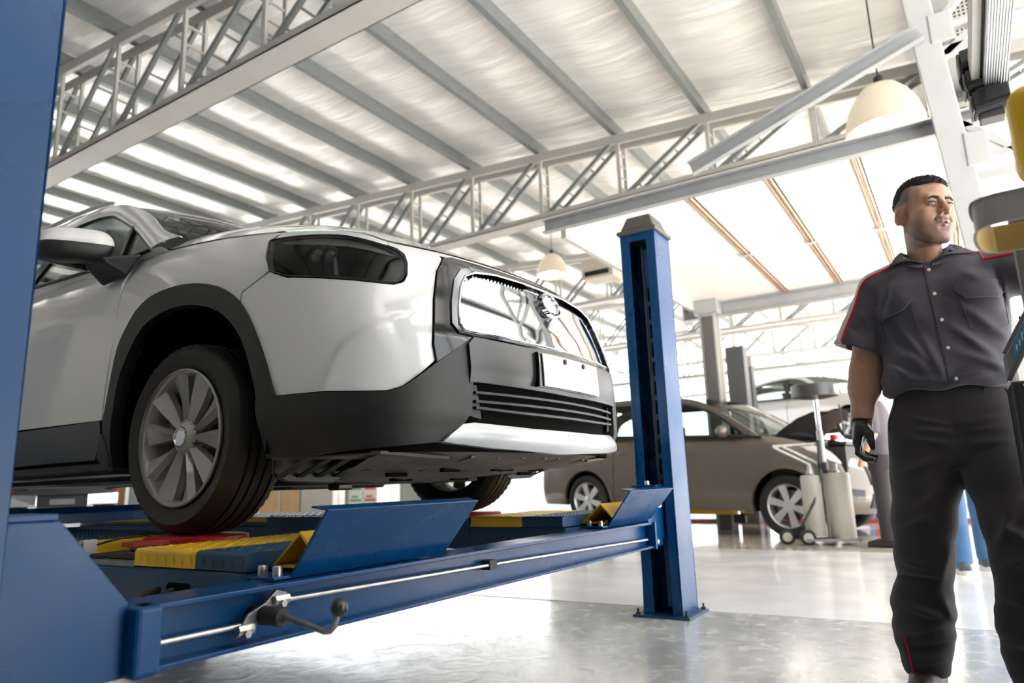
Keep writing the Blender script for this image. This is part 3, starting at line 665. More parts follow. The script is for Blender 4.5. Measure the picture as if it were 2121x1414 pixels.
# front face ---------------------------------------------------
def mir(pts): return pts+[(-t, v) for t, v in pts[::-1]]
SO = [(.545, .537), (.600, .483), (.688, .402), (.696, .482), (.692, .536), (.669, .712), (.641, .835), (.630, .878), (.587, .957), (.55, .975)]
FO = [(.30, .546), (.536, .546), (.598, .552), (.622, .597), (.607, .713), (.573, .839), (.531, .905), (.448, .951), (.2, .957)]
GI = [(.25, .563), (.341, .566), (.51, .566), (.575, .569), (.592, .595), (.585, .674), (.55, .808), (.516, .871), (.464, .905), (.354, .924), (.15, .930)]
def ring(outer, inner, dt=.03, **k):    # band between two polygons mirrored about the centre, as left and right halves joined
    return panel(B, [(0, outer[0][1])]+outer+[(0, outer[-1][1])]+[(0, inner[-1][1])]+inner[::-1]+[(0, inner[0][1])], dt=dt, dv=.03, mirror=True, **k)
cp('grille_surround', ring([(.30, .530), (.545, .537)]+SO[1:], FO, off=lambda t, v: .012, thick=.05), BLKG)
cp('chrome_frame', ring(FO, GI, dt=.02, off=lambda t, v: .020, thick=.035), mat('dark chrome', (.16, .165, .19), .10, metal=1., var=.05), smooth=60)
cp('chrome_trim', MB().tube([B(t, v, .021) for t, v in dens(mir(GI), .04)], .0045, 6, closed=True), CHROME, smooth=60)
MIRR = mat('mirror-like grille glass', (.42, .435, .46), .04, metal=1., var=.02)
cp('grille_glass', panel(B, mir(GI), dt=.02, dv=.02, off=.006, thick=.0), MIRR, smooth=180, fixn=False)
def oval(tc, vc, a, b, n=32): return [(tc+a*math.cos(2*math.pi*k/n), vc+b*math.sin(2*math.pi*k/n)) for k in range(n)]
em = cp('emblem', panel(B, oval(0, .845, .066, .062, 40), dt=.02, dv=.02, off=lambda t, v: .026-.010*((t/.066)**2+((v-.845)/.062)**2), thick=.022), mat('polished blank badge', (.93, .93, .93), .12, metal=.6, coat=.5, var=.01))
o1, i1 = oval(0, .845, .076, .073, 40), oval(0, .845, .066, .062, 40)
hf = lambda P: [p for p in P if p[0] >= -1e-6]
cp('emblem_ring', panel(B, sorted(hf(o1), key=lambda p: p[1])+sorted(hf(i1), key=lambda p: -p[1]), dt=.02, dv=.02, off=.028, thick=.022, mirror=True), CHROME)
# lower black face with a recessed grille
LG = [(0, .137), (.246, .133), (.53, .160), (.555, .180), (.56, .300), (.53, .312), (0, .298)]
LF = [(0, .553), (.30, .530), (.545, .536), (.552, .30), (.556, .20), (.555, .15), (.48, .138), (.246, .125), (0, .125)]
cp('lower_face', panel(B, LF[:3]+[(.57, .50), (.566, .316), (.53, .320), (0, .308)], dt=.03, dv=.03, off=lambda t, v: .020+.008*min(max((v-.33)/.05, 0), 1), thick=.05, mirror=True), mat('satin black panel', (.016, .016, .0175), .33, spec=.7, var=.05))
cp('grille_bed', panel(B, [(0, .12), (.57, .12), (.58, .32), (0, .32)], off=-.05, thick=0, mirror=True), VOID)
cp('grille_cheek', panel(B, [(.50, .150), (.552, .165), (.562, .310), (.52, .312)], off=-.004, thick=.05, mirror=True), CLAD)
for v in (.268, .226, .184):
    cp('grille_slat', MB().grid(lambda u, w: (lambda p: p)(B(-.535+1.07*u, v+(.013*(abs(-.535+1.07*u)/.535)**3 if v < .2 else 0)+(.0, .012, .012, .0, .0)[int(round(w*4))], (.010, .010, -.022, -.022, .010)[int(round(w*4))])), 40, 4), BLK, smooth=30)
for k in range(-6, 7):
    t = k*.078; a, b = B(t, .30, -.04), B(t, .135, -.04); cp('grille_rib', MB().bar(a, b, .006, .012, (0, 1, 0)), VOID)
cp('radiator', panel(B, [(-.45, .15), (.45, .15), (.45, .29), (-.45, .29)], off=-.047, thick=0), mat('brown radiator core', (.014, .009, .006), .7, var=.5, scale=90))
lp = [(0, -.004), (.122, .0), (.453, .016), (.620, .033), (.667, .041), (.64, .075), (.585, .124), (.534, .133), (.246, .118), (0, .117)]
cp('silver_lip', panel(B, lp, dt=.025, dv=.015, off=lambda t, v: .022*math.sin(math.pi*min(max((v+.02)/.15, 0), 1)), thick=.05, mirror=True), SILV, smooth=45)
PLT = mat('blank white plate', (.88, .88, .88), .35, var=.01)
pc = [(-.221, .335), (.221, .335), (.221, .508), (-.221, .508)]
pl_ = cp('licence_plate', panel(B, pc, dt=.06, dv=.05, off=.050, thick=.004), PLT, label='blank white plate')
cp('plate_bracket', panel(B, [(-.205, .33), (.245, .33), (.238, .515), (-.205, .515)], dt=.06, dv=.05, off=.044, thick=.03), BLKG)
for t in (.075, -.075):
    c = B(t, .485, .054); obj('plate_screw', MB().sphere(c, (.011, .005, .011), 12, 8), BLK, pl_, local=True, smooth=60)
# headlights --------------------------------------------------
HLc = HL[:4]+curve(HL[4:14], 3)+HL[14:]
HOUS = mat('dark lamp housing', (.46, .45, .445), .30, metal=.35, var=.1)
for sg in (1, -1):
    f = lambda t, v, o: B(t*sg, v, o)
    h = cp('headlight', panel(f, HLc, dt=.04, dv=.04, off=-.045, thick=-.047), HOUS)
    obj('lamp_lens', panel(f, HLc, dt=.03, dv=.03, off=.001, thick=.008), GLASSL, h, smooth=40, local=True)
    for (tc, r) in ((1.165, .040), (1.105, .036)):
        c = Vector(f(tc, .85, -.034)); d = (Vector(f(tc, .85, 0))-c).normalized(); M_ = Matrix.Translation(c) @ d.to_track_quat('Z', 'Y').to_matrix().to_4x4()
        obj('projector', MB().lathe([(r+.006, -.01), (r+.006, .012), (r, .014), (r-.004, .006), (r*.7, .016), (r*.3, .022), (0, .024)], 28).xf(M_), BLKG, h, smooth=40, local=True)
    obj('lamp_reflector', panel(f, [(.80, .80), (.955, .775), (.945, .885), (.80, .905)], dt=.04, dv=.04, off=-.030, thick=.01), mat('lamp reflector', (.55, .55, .56), .2, metal=.85, var=.1), h, smooth=40, local=True)
    obj('lamp_fin', panel(f, [(1.045, .765), (1.06, .765), (1.095, .90), (1.085, .90)], dt=.03, dv=.03, off=-.018, thick=.02), mat('lamp fin', (.16, .155, .15), .3), h, smooth=40, local=True)
    obj('lamp_brow', panel(f, [(.80, .925), (1.10, .915), (1.36, .93), (1.39, .945), (1.2, .955), (.86, .945)], dt=.04, dv=.03, off=-.020, thick=.02), mat('lamp brow', (.20, .195, .19), .25), h, smooth=40, local=True)
    rim_o = HLc; cx = sum(p[0] for p in HLc)/len(HLc)
    cp('lamp_seal', MB().tube([f(t, v, .002) for t, v in HLc], (.0028), 6, closed=True), BLK, smooth=60)
# cabin -------------------------------------------------------
def sx(z): return -.86+(z-1.15)*.5          # leaning side plane, near side
def side(pts, off=0.): return [(sx(z)+off, y, z) for y, z in pts]
WT = [(.505, 1.185), (.728, 1.322), (.861, 1.397), (1.019, 1.475), (1.153, 1.540), (1.267, 1.582), (1.45, 1.607), (1.70, 1.608), (2.0, 1.592), (2.5, 1.53), (2.85, 1.44)]
WB = [(2.80, 1.27), (2.4, 1.235), (1.678, 1.212), (1.318, 1.195), (.906, 1.180), (.547, 1.178)]
RO = [(.30, 1.20), (.50, 1.287), (.717, 1.422), (.861, 1.499), (1.095, 1.603), (1.338, 1.672), (1.47, 1.69), (1.63, 1.70), (2.0, 1.695), (2.6, 1.63), (3.0, 1.53), (3.35, 1.30), (3.45, 1.17)]
roofc = lambda u: curve(RO, 4)
for sg in (1, -1):
    F = lambda pts, off=0.: [(sg*x, y, z) for x, y, z in side(pts, off)]
    o = curve(RO, 3); wt = curve(WT, 3)
    # body side frame: strip from roof edge down to window opening
    m = MB(); n = 48
    def along(P, f):
        d = [0]
        for a, b in zip(P, P[1:]): d.append(d[-1]+math.dist(a, b))
        return tuple(np.interp(f*d[-1], d, [p[q] for p in P]) for q in (0, 1))
    up_ = [along([p for p in o if p[0] <= 2.95], k/n) for k in range(n+1)]; lo_ = [along(wt, k/n) for k in range(n+1)]
    vs = []
    for a, b in zip(up_, lo_):
        mid = ((a[0]+b[0])/2, (a[1]+b[1])/2); A, M2, Bv = F([a])[0], F([mid])[0], F([b])[0]
        vs += [(A[0]+sg*.012, A[1], A[2]-.004), A, (M2[0]-sg*.012, M2[1], M2[2]+.004), (Bv[0]-sg*.004, Bv[1], Bv[2]), (Bv[0]+sg*.02, Bv[1], Bv[2])]
    fs = []
    for k in range(n):
        for q in range(4): fs.append((k*5+q, k*5+q+1, (k+1)*5+q+1, (k+1)*5+q))
    m.add(vs, fs); cp('side_frame', m, WHITE, smooth=50)
    cp('rear_pillar', MB().add(F([(2.85, 1.44), (2.95, 1.545), (3.35, 1.30), (3.45, 1.17), (2.80, 1.17), (2.80, 1.27)], -.002)+F([(2.85, 1.44), (2.95, 1.545), (3.35, 1.30), (3.45, 1.17), (2.80, 1.17), (2.80, 1.27)], .03), [(0, 1, 2, 3, 4, 5), (11, 10, 9, 8, 7, 6)]+[(i, i+6, (i+1) % 6+6, (i+1) % 6) for i in range(6)]), WHITE)
    wp = wt+WB; m = MB().add(F(wp, .008), [tuple(range(len(wp)))]); cp('side_window', m, GLASSC, smooth=None)
    cp('window_seal', MB().tube(F(wt, .003), .008, 6).tube(F([(.50, 1.183)]+WB[::-1], .0), .009, 6), BLK, smooth=60)
    cp('window_bar', MB().bar(F([(.845, 1.387)], .006)[0], F([(.735, 1.172)], .0)[0], .02, .028, (sg, 0, 0)), BLKG)
    cp('door_pillar', MB().bar(F([(1.62, 1.60)], .0)[0], F([(1.66, 1.20)], .0)[0], .09, .02, (sg, 0, 0)), BLKG)
    cp('belt_fill', MB().grid(lambda u, v: (lambda q: (lambda a, b: (a[0]+(b[0]-a[0])*v, a[1]+(b[1]-a[1])*v, a[2]+(b[2]-a[2])*v))(B(sg*q, 1.0), F([(float(B(q, 1.0)[1]), float(np.interp(B(q, 1)[1], [.45, .55, 1.3, 2.4, 3.4], [1.178, 1.178, 1.195, 1.235, 1.20])))])[0]))(B.t_at(.42)+(B.t_at(3.2)-B.t_at(.42))*u), 60, 2), WHITE, smooth=60)
# roof and screens: loft between both side edges
oo = curve(RO, 3)
def loft(pts, crown, n=20):
    m = MB(); vs = []
    for y, z in pts:
        x = sx(z)+.012
        for k in range(n+1):
            u = -1+2*k/n; c = crown(y, z); vs.append((x*-u*-1 if False else u*abs(x), y-c[1]*(1-u*u), z-.004+c[0]*(1-u*u)))
    fs = [(i*(n+1)+k, i*(n+1)+k+1, (i+1)*(n+1)+k+1, (i+1)*(n+1)+k) for i in range(len(pts)-1) for k in range(n)]
    return m.add(vs, fs)
ws = [p for p in oo if .45 <= p[0] <= 1.16]; rf = [p for p in oo if 1.12 <= p[0] <= 2.7]; rw = [p for p in oo if 2.6 <= p[0] <= 3.36]
cp('windscreen', loft(ws, lambda y, z: (.02, .16)), GLASSC, smooth=60)
cp('roof_panel', loft(rf, lambda y, z: (.035, .16*max(0, (1.4-y)/.28) if y < 1.4 else 0)), WHITE, smooth=60)
cp('rear_screen', loft(rw, lambda y, z: (.02, -.10)), GLASSC, smooth=60)
cp('tailgate', MB().hexa([(-.80, 3.40, .60), (.80, 3.40, .60), (.80, 3.45, .60), (-.80, 3.45, .60), (-.76, 3.30, 1.22), (.76, 3.30, 1.22), (.76, 3.36, 1.22), (-.76, 3.36, 1.22)]), WHITE, bevel=.01)
for sg in (-1, 1):
    cp('roof_rail', MB().tube([(sg*(-sx(z)+.0)-sg*.02, y, z+.012+.03*math.sin(math.pi*min(max((y-1.35)/1.4, 0), 1))**.4) for y, z in oo if 1.33 <= y <= 2.8], .013, 8), SILV, smooth=60)
# mirrors
for sg in (1, -1):
    X = lambda x: sg*x
    def mloft(z0, z1, k0, k1, nz=10):
        m = MB(); n = 28; vs = []
        for j in range(nz+1):
            f = j/nz; z = z0+(z1-z0)*f; k = k0+(k1-k0)*f; k = math.sqrt(max(1-k*k, 0))
            for i in range(n):
                a = 2*math.pi*i/n; ca, sa = math.cos(a), math.sin(a); q = .55
                ux = math.copysign(abs(ca)**q, ca)*(.142 if ca < 0 else .12)*(.45+.55*k); uy = math.copysign(abs(sa)**q, sa)*(.072-.022*ux/.125)*(.35+.65*k)
                vs.append((X(-1.055+ux), .69-.45*ux+uy+.0, z+.08*ux))
        fs = [(j*n+i, j*n+(i+1) % n, (j+1)*n+(i+1) % n, (j+1)*n+i) for j in range(nz) for i in range(n)]
        fs += [tuple(range(n)), tuple((nz*n)+i for i in range(n-1, -1, -1))]
        return m.add(vs, fs)
    mr = cp('mirror_cap', mloft(1.180, 1.250, 0, .98), WHITE, smooth=50)
    obj('mirror_shell', mloft(1.178, 1.112, 0.02, .93), BLK, mr, local=True, smooth=50)
    obj('mirror_arm', MB().hexa([(X(-.985), .60, 1.105), (X(-.985), .74, 1.105), (X(-.90), .76, 1.045), (X(-.90), .57, 1.055), (X(-1.0), .60, 1.13), (X(-1.0), .74, 1.13), (X(-.85), .74, 1.17), (X(-.85), .54, 1.17)]), BLK, mr, local=True, bevel=.012)
    obj('mirror_glass', MB().box((X(-1.14), .745, 1.10), (X(-.96), .75, 1.21)), CHROME, mr, local=True)
# wheels, arch liners, underside
for sg in (-1, 1):
    for y in (.10, 2.85):
        wn = thing('wheel', None, None, (0, 0, 0)); wn.parent = car
        wheel_main(wn, Vector((sg*.803, y, .353)), sg)
        cp('arch_liner', MB().lathe([(.02, -.0), (.455, -.0), (.455, -.34)] if sg < 0 else [(.02, 0), (.455, 0), (.455, .34)], 40, 'X', c=(sg*.55, y, .37), a0=-math.radians(10), a1=math.radians(190)) if False else MB().grid(lambda u, v: (sg*(.56+.345*v), y+.49*math.cos(math.pi*(1.12*u-.06)), .36+.49*math.sin(math.pi*(1.12*u-.06))), 32, 2).add([(sg*.56, y+.50*math.cos(math.pi*(1.12*k/20-.06)), .36+.50*math.sin(math.pi*(1.12*k/20-.06))) for k in range(21)], [tuple(range(21))]), VOID, smooth=60)
        cp('drive_shaft', MB().tube([(sg*.72, y, .353), (0, y, .36)], .025, 10).tube([(sg*.60, y-.16, .25), (sg*.25, y-.05, .22)], .022, 8), DIRT, smooth=60)
UND = mat('dusty undertray', (.12, .10, .085), .6, var=.35, scale=5, bump=.2, bscale=30)
m = MB(); yy = [-.985, -.90, -.75, -.5, -.2, .1, .45]; zz = [.262, .232, .205, .185, .165, .160, .17]; hw = [.50, .72, .80, .62, .52, .52, .55]
vs = []
for y, z, h in zip(yy, zz, hw):
    for k in range(13):
        u = -1+k/6; vs.append((u*h, y+.10*u*u*(1 if y < -.8 else 0), z+.035*abs(u)**3+(.006 if k % 2 else 0)))
m.add(vs, [(i*13+k, i*13+k+1, (i+1)*13+k+1, (i+1)*13+k) for i in range(len(yy)-1) for k in range(12)])
ut = cp('undertray', m, UND, smooth=20)
for k in range(-3, 4):
    x = k*.14
    obj('tray_rib', MB().bar((x, -.93+.05*abs(k)/3, .243), (x*.95, -.62, .199+.002*abs(k)), .022, .010), UND, ut, local=True, bevel=.003)
for (x, y, s) in ((-.32, -.70, .05), (.0, -.72, .07), (.3, -.7, .05), (-.2, -.35, .06), (.2, -.35, .06), (-.45, -.55, .05), (.45, -.55, .05)):
    obj('drain_slot', MB().box((x-s, y-.010, float(np.interp(y, yy, zz))-.004), (x+s, y+.010, float(np.interp(y, yy, zz))+.01)), VOID, ut, local=True)
for sg in (-1, 1):
    d = cp('air_deflector', MB().prism([(sg*.56, .275), (sg*.86, .26), (sg*.86, .195), (sg*.80, .175), (sg*.60, .168), (sg*.56, .185)], -.375, -.36), CLAD, bevel=.004)
    for k in range(4): obj('stay', MB().bar((sg*(.58+.085*k), -.365, .19), (sg*(.60+.085*k), -.56, .255), .03, .006), CLAD, d, local=True)
    cp('tray_wing', MB().hexa([(sg*.55, -.37, .255), (sg*.87, -.37, .250), (sg*.80, -.80, .250), (sg*.52, -.85, .235), (sg*.55, -.37, .265), (sg*.87, -.37, .26), (sg*.80, -.80, .26), (sg*.52, -.85, .245)]), UND)
    cp('frame_rail', MB().box((sg*.42, -.5, .21), (sg*.55, .6, .27)).box((sg*.5, .55, .212), (sg*.62, 2.4, .26)), DIRT, bevel=.01)
    cp('rocker', MB().box((sg*.62, .60, .235), (sg*.87, 2.3, .30)), DIRT, bevel=.02)
cp('battery_tray', MB().box((-.55, .75, .205), (.55, 2.4, .25)), DIRT, bevel=.02)
cp('floor_pan', MB().box((-.86, .55, .26), (.86, 3.4, .28)).box((-.5, -.85, .27), (.5, .6, .30)), VOID)
cp('subframe', MB().box((-.56, -.2, .165), (.56, .3, .22)).box((-.3, .2, .15), (.3, .5, .2)), DIRT, bevel=.012)
cp('skid_block', MB().box((-.50, -.30, .142), (-.42, -.24, .17)), BLK, bevel=.008)
# seats and wheel seen through the glass
for sg in (-1, 1):
    st = cp('seat', MB().box((sg*.38-.25, 1.35, .45), (sg*.38+.25, 1.9, .62)).hexa([(sg*.38-.24, 1.80, .6), (sg*.38+.24, 1.80, .6), (sg*.38+.24, 1.95, .6), (sg*.38-.24, 1.95, .6), (sg*.38-.20, 2.0, 1.22), (sg*.38+.20, 2.0, 1.22), (sg*.38+.20, 2.1, 1.22), (sg*.38-.20, 2.1, 1.22)]), mat('dark seat cloth', (.05, .05, .052), .8), bevel=.04, seg=3)
    obj('head_rest', MB().box((sg*.38-.13, 2.0, 1.27), (sg*.38+.13, 2.1, 1.45)), MATS['dark seat cloth'], st, local=True, bevel=.03, seg=3)
cp('dashboard', MB().box((-.74, .62, .95), (.74, 1.0, 1.16)), BLK, bevel=.05, seg=3)
cp('steering_wheel', MB().tube([(-.38+.18*math.cos(a*math.pi/12), 1.12+.06*math.sin(a*math.pi/12), 1.08+.17*math.sin(a*math.pi/12)) for a in range(24)], .014, 8, closed=True), BLK, smooth=60)
# ---------------------------------------------------------------- people: implicit surfaces meshed by surface nets
def surfnet(fn, lo, hi, h):
    ax = [np.arange(l, u+h, h) for l, u in zip(lo, hi)]; n = [len(a) for a in ax]
    G = np.stack(np.meshgrid(*ax, indexing='ij'), -1).reshape(-1, 3).astype(np.float32); D = fn(G).reshape(n).astype(np.float64)
    ins = D < 0; c = [n[0]-1, n[1]-1, n[2]-1]; acc = np.zeros(c+[3]); cnt = np.zeros(c)
    def sl(a, o): return a[o[0]:o[0]+c[0], o[1]:o[1]+c[1], o[2]:o[2]+c[2]]
    cor = [(i, j, k) for i in (0, 1) for j in (0, 1) for k in (0, 1)]
    for a in cor:
        for x in range(3):
            if a[x] == 0:
                b = list(a); b[x] = 1; da, db = sl(D, a), sl(D, b); m = (da < 0) != (db < 0); t = np.where(m, da/np.where(m, da-db, 1), 0)
                for q in range(3): acc[..., q] += np.where(m, a[q]+(t if q == x else 0), 0)
                cnt += m
    has = cnt > 0; idx = -np.ones(c, int); idx[has] = np.arange(has.sum()); I = np.argwhere(has)
    V = np.array([a[0] for a in ax])+h*(I+acc[has]/cnt[has][:, None]); F = []
    for x in range(3):
        y, z = (x+1) % 3, (x+2) % 3; s0 = [slice(1, -1)]*3; s0[x] = slice(0, -1); s1 = list(s0); s1[x] = slice(1, None)
        A = ins[tuple(s0)]; Bb = ins[tuple(s1)]; E_ = np.argwhere(A != Bb); fl = A[A != Bb]
        off = np.ones(3, int); off[x] = 0; E_ = E_+off
        def cell(dy, dz):
            e = E_.copy(); e[:, y] += dy; e[:, z] += dz; return idx[e[:, 0], e[:, 1], e[:, 2]]
        q = np.stack([cell(-1, -1), cell(0, -1), cell(0, 0), cell(-1, 0)], 1); q[~fl] = q[~fl][:, ::-1]; F.append(q)
    return V, np.concatenate(F)
def relax(V, F, it=2, lam=.5):
    n = len(V); e = np.concatenate([F[:, [0, 1]], F[:, [1, 2]], F[:, [2, 3]], F[:, [3, 0]]]); e = np.concatenate([e, e[:, ::-1]])
    deg = np.bincount(e[:, 0], minlength=n)[:, None]
    for _ in range(it):
        S = np.stack([np.bincount(e[:, 0], weights=V[e[:, 1], k], minlength=n) for k in range(3)], 1); V = V+lam*(S/np.maximum(deg, 1)-V)
    return V
def sdf_mesh(fn, lo, hi, h, it=1):
    V, F = surfnet(fn, lo, hi, h); V = relax(V, F, it); return V, F
def rc(P, a, b, r1, r2=None):
    a, b = np.array(a, np.float32), np.array(b, np.float32); d = b-a; t = np.clip(((P-a)@d)/max(d@d, 1e-9), 0, 1); r2 = r1 if r2 is None else r2
    return np.linalg.norm(P-a-t[:, None]*d, axis=1)-(r1+(r2-r1)*t)
def chain(P, pts, rs, k=.012):
    d = None
    for i in range(len(pts)-1):
        e = rc(P, pts[i], pts[i+1], rs[i], rs[i+1]); d = e if d is None else smin(d, e, k)
    return d
def el(P, c, r, R=None):
    q = P-np.array(c, np.float32)
    if R is not None: q = q@np.array(R, np.float32)
    r = np.array(r, np.float32); k0 = np.linalg.norm(q/r, axis=1); k1 = np.linalg.norm(q/r**2, axis=1); return k0*(k0-1)/np.maximum(k1, 1e-6)
def smin(a, b, k):
    h = np.clip(.5+.5*(b-a)/k, 0, 1); return b*(1-h)+a*h-k*h*(1-h)
def smax(a, b, k): return -smin(-a, -b, k)
def sect(P, zs, cx, cy, a, b, p=2.4):        # stacked superellipse sections along z
    z = P[:, 2]; X = (P[:, 0]-np.interp(z, zs, cx)); Y = (P[:, 1]-np.interp(z, zs, cy)); A = np.interp(z, zs, a); Bq = np.interp(z, zs, b)
    f = (np.abs(X/A)**p+np.abs(Y/Bq)**p)**(1/p); d = (f-1)*np.minimum(A, Bq)
    return np.maximum(d, np.maximum(zs[0]-z, z-zs[-1]))
def ridge(P, d, segs):                        # cloth folds: raised or sunk soft lines (front view segments x, z), front or back
    out = d.copy()
    for (x0, z0, x1, z1, w, h, side) in segs:
        a = np.array((x0, z0)); b = np.array((x1, z1)); q = P[:, (0, 2)]; e = b-a; t = np.clip(((q-a)@e)/(e@e), 0, 1); s = np.linalg.norm(q-a-t[:, None]*e, axis=1)
        fade = np.sin(np.pi*np.clip(t*.86+.07, 0, 1)); m = (P[:, 1]*side < .06) if side else 1
        out = out-1.75*h*np.exp(-(s/(w*.85))**2)*fade*m
    return out
def vmesh(V, F): return MB().add(V.tolist(), F.tolist())
def fast_obj(name, V, F, mts, parent, fmat=None, vcol=None, **k):
    me = bpy.data.meshes.new(name); me.from_pydata(V.tolist(), [], F.tolist())
    for q in (mts if isinstance(mts, (list, tuple)) else [mts]): me.materials.append(q)
    me.polygons.foreach_set('use_smooth', [True]*len(F))
    if fmat is not None: me.polygons.foreach_set('material_index', fmat.astype(int).tolist())
    if vcol is not None:
        ca = me.color_attributes.new('skin_tone', 'FLOAT_COLOR', 'POINT'); ca.data.foreach_set('color', np.c_[vcol, np.ones(len(V))].astype(np.float32).ravel())
    o = bpy.data.objects.new(name, me); COL.objects.link(o); o.parent = parent
    tag(o, **k); return o
def cloth(name, col, var=.10, bump=.25, scale=900, rough=.85): return mat(name, col, rough, var=var, scale=5, bump=bump, bscale=scale, sheen=.15, spec=.25)
SHIRT = cloth('charcoal work cloth', (.070, .066, .084)); SHIRTG = cloth('grey yoke cloth', (.48, .46, .48)); PIPE = cloth('red piping', (.55, .012, .03))
TROU = cloth('dark grey trouser cloth', (.038, .034, .037)); GLOVE = mat('black nitrile glove', (.006, .006, .0065), .38, var=.2, scale=20, bump=.25, bscale=90)
BOOT = mat('dark brown boot leather', (.030, .020, .015), .45, var=.3, scale=20, bump=.1)
def skin_mat():
    m = mat('skin', (.5, .3, .2), .48, var=.0, sss=.10, bump=.10, bscale=420, spec=.4); nt = m.node_tree; b = nt.nodes['Principled BSDF']
    at = nt.nodes.new('ShaderNodeAttribute'); at.attribute_name = 'skin_tone'; ns = nt.nodes.new('ShaderNodeTexNoise'); ns.inputs['Scale'].default_value = 60; ns.inputs['Detail'].default_value = 5
    mr = nt.nodes.new('ShaderNodeMapRange'); mr.inputs[3].default_value = .82; mr.inputs[4].default_value = 1.15; nt.links.new(ns.outputs['Fac'], mr.inputs[0])
    mx = nt.nodes.new('ShaderNodeMixRGB'); mx.blend_type = 'MULTIPLY'; mx.inputs[0].default_value = 1; nt.links.new(at.outputs['Color'], mx.inputs[1]); nt.links.new(mr.outputs[0], mx.inputs[2])
    nt.links.new(mx.outputs[0], b.inputs['Base Color']); return m
SKIN = skin_mat(); HAIR = mat('short black hair', (.012, .010, .010), .6, var=.4, scale=300, bump=.8, bscale=500, stretch=(1, 1, .35))
man = thing('person', 'man in charcoal work shirt with grey shoulders and red piping, black gloves, looking aside', 'person', (2.9, .166, 0), rot=(0, 0, -math.pi/2))
# --- head, in its own frame (x: subject's left, y: forward, z: up), then turned to the right of the picture
YH, PH, RH = math.radians(-50), math.radians(-2), math.radians(-3)
HC = Vector((.149, -.015, 1.677)); HS = 1.03
# head axes in person frame: forward = (sin, -cos)
Rm = Matrix.Rotation(math.pi, 3, 'Z')           # face towards -y
RHEAD = Matrix.Rotation(math.radians(41), 3, 'Z') @ Rm @ Matrix.Rotation(PH, 3, 'X') @ Matrix.Rotation(RH, 3, 'Y')
RN = np.array(RHEAD); HCN = np.array(HC)
def to_head(P): return (P-HCN)@RN/HS
def from_head(q): return np.asarray(q)@RN.T*HS+HCN
def head_sdf(P):
    d = el(P, (0, -.012, .042), (.0775, .090, .088))
    d = smin(d, el(P, (0, .028, -.030), (.067, .066, .082)), .03)
    for s in (-1, 1):
        d = smin(d, rc(P, (s*.057, .000, -.058), (s*.024, .064, -.104), .018, .021), .026)          # jaw
        d = smin(d, el(P, (s*.046, .056, -.014), (.022, .026, .018)), .022)                        # cheekbone
        d = smin(d, el(P, (s*.042, .048, -.055), (.028, .033, .036)), .03)                         # cheek
        d = smin(d, el(P, (s*.055, .022, .045), (.022, .050, .045)), .02)                          # temple
    d = smin(d, el(P, (0, .050, .055), (.056, .042, .045)), .025)                                  # forehead
    d = smin(d, el(P, (0, .072, -.102), (.023, .021, .018)), .022)                                 # chin
    d = smin(d, el(P, (0, .078, -.062), (.032, .017, .026)), .022)                                  # muzzle
    d = smin(d, rc(P, (-.040, .080, .030), (.040, .080, .030), .0125), .014)                       # brow ridge
    for s in (-1, 1):
        d = smax(d, -el(P, (s*.0325, .103, .012), (.020, .019, .0135)), .012)                      # eye hollows
        d = smin(d, el(P, (s*.0325, .0795, .0125), (.0165, .0150, .0135)), .004)                   # lids
        d = smax(d, -rc(P, (s*.0325-.0105, .0955, .0085), (s*.0325+.0105, .0945, .0085), .0031), .0015)  # narrow opening, eyes lowered
        d = smax(d, -rc(P, (s*.022, .0955, .0205), (s*.044, .0900, .0200), .0022), .004)
        d = smin(d, rc(P, (s*.020, .094, .0005), (s*.044, .086, .0015), .0025), .006)              # lower lid fold
    d = smin(d, rc(P, (0, .088, .026), (0, .112, -.018), .0075, .0105), .010)                      # nose bridge
    d = smin(d, el(P, (0, .114, -.022), (.0115, .012, .0105)), .008)
    for s in (-1, 1):
        d = smin(d, el(P, (s*.0125, .101, -.0265), (.0085, .0115, .0085)), .006)
        d = smax(d, -el(P, (s*.0065, .107, -.034), (.0038, .006, .004)), .003)
    d = smin(d, chain(P, [(-.026, .083, -.0635), (-.009, .0945, -.0580), (0, .0950, -.0595), (.009, .0945, -.0580), (.026, .083, -.0635)], [.0022, .0042, .0042, .0042, .0022]), .005)
    d = smin(d, chain(P, [(-.022, .084, -.0675), (0, .0945, -.0710), (.022, .084, -.0675)], [.0022, .0055, .0022]), .005)
    d = smax(d, -chain(P, [(-.0270, .0860, -.0655), (0, .1005, -.0642), (.0270, .0860, -.0655)], [.0010, .0013, .0010]), .002)   # mouth line
    d = smax(d, -rc(P, (-.012, .0985, -.0825), (.012, .0985, -.0825), .0045), .012)                   # under the lip
    d = smax(d, -rc(P, (0, .104, -.043), (0, .100, -.051), .0022), .006)                           # philtrum
    for s in (-1, 1):
        d = smax(d, -rc(P, (s*.020, .0975, -.030), (s*.034, .083, -.060), .0022), .009)            # cheek fold
        e = el(P, (s*.0820, -.012, -.012), (.0090, .0205, .0330), np.array(Matrix.Rotation(s*math.radians(20), 3, 'Z') @ Matrix.Rotation(math.radians(-8), 3, 'X')))
        e = smax(e, -el(P, (s*.0915, -.006, -.004), (.0085, .0095, .018)), .004); e = smin(e, el(P, (s*.078, -.004, -.036), (.007, .008, .010)), .006)
        e = smin(e, rc(P, (s*.0880, -.002, -.018), (s*.0865, -.014, .002), .0022), .004)
        d = smin(d, e, .011); d = smin(d, rc(P, (s*.072, .004, -.034), (s*.074, .006, .010), .007), .008)
    return d
NECK0 = from_head([[0, -.030, -.05]])[0]
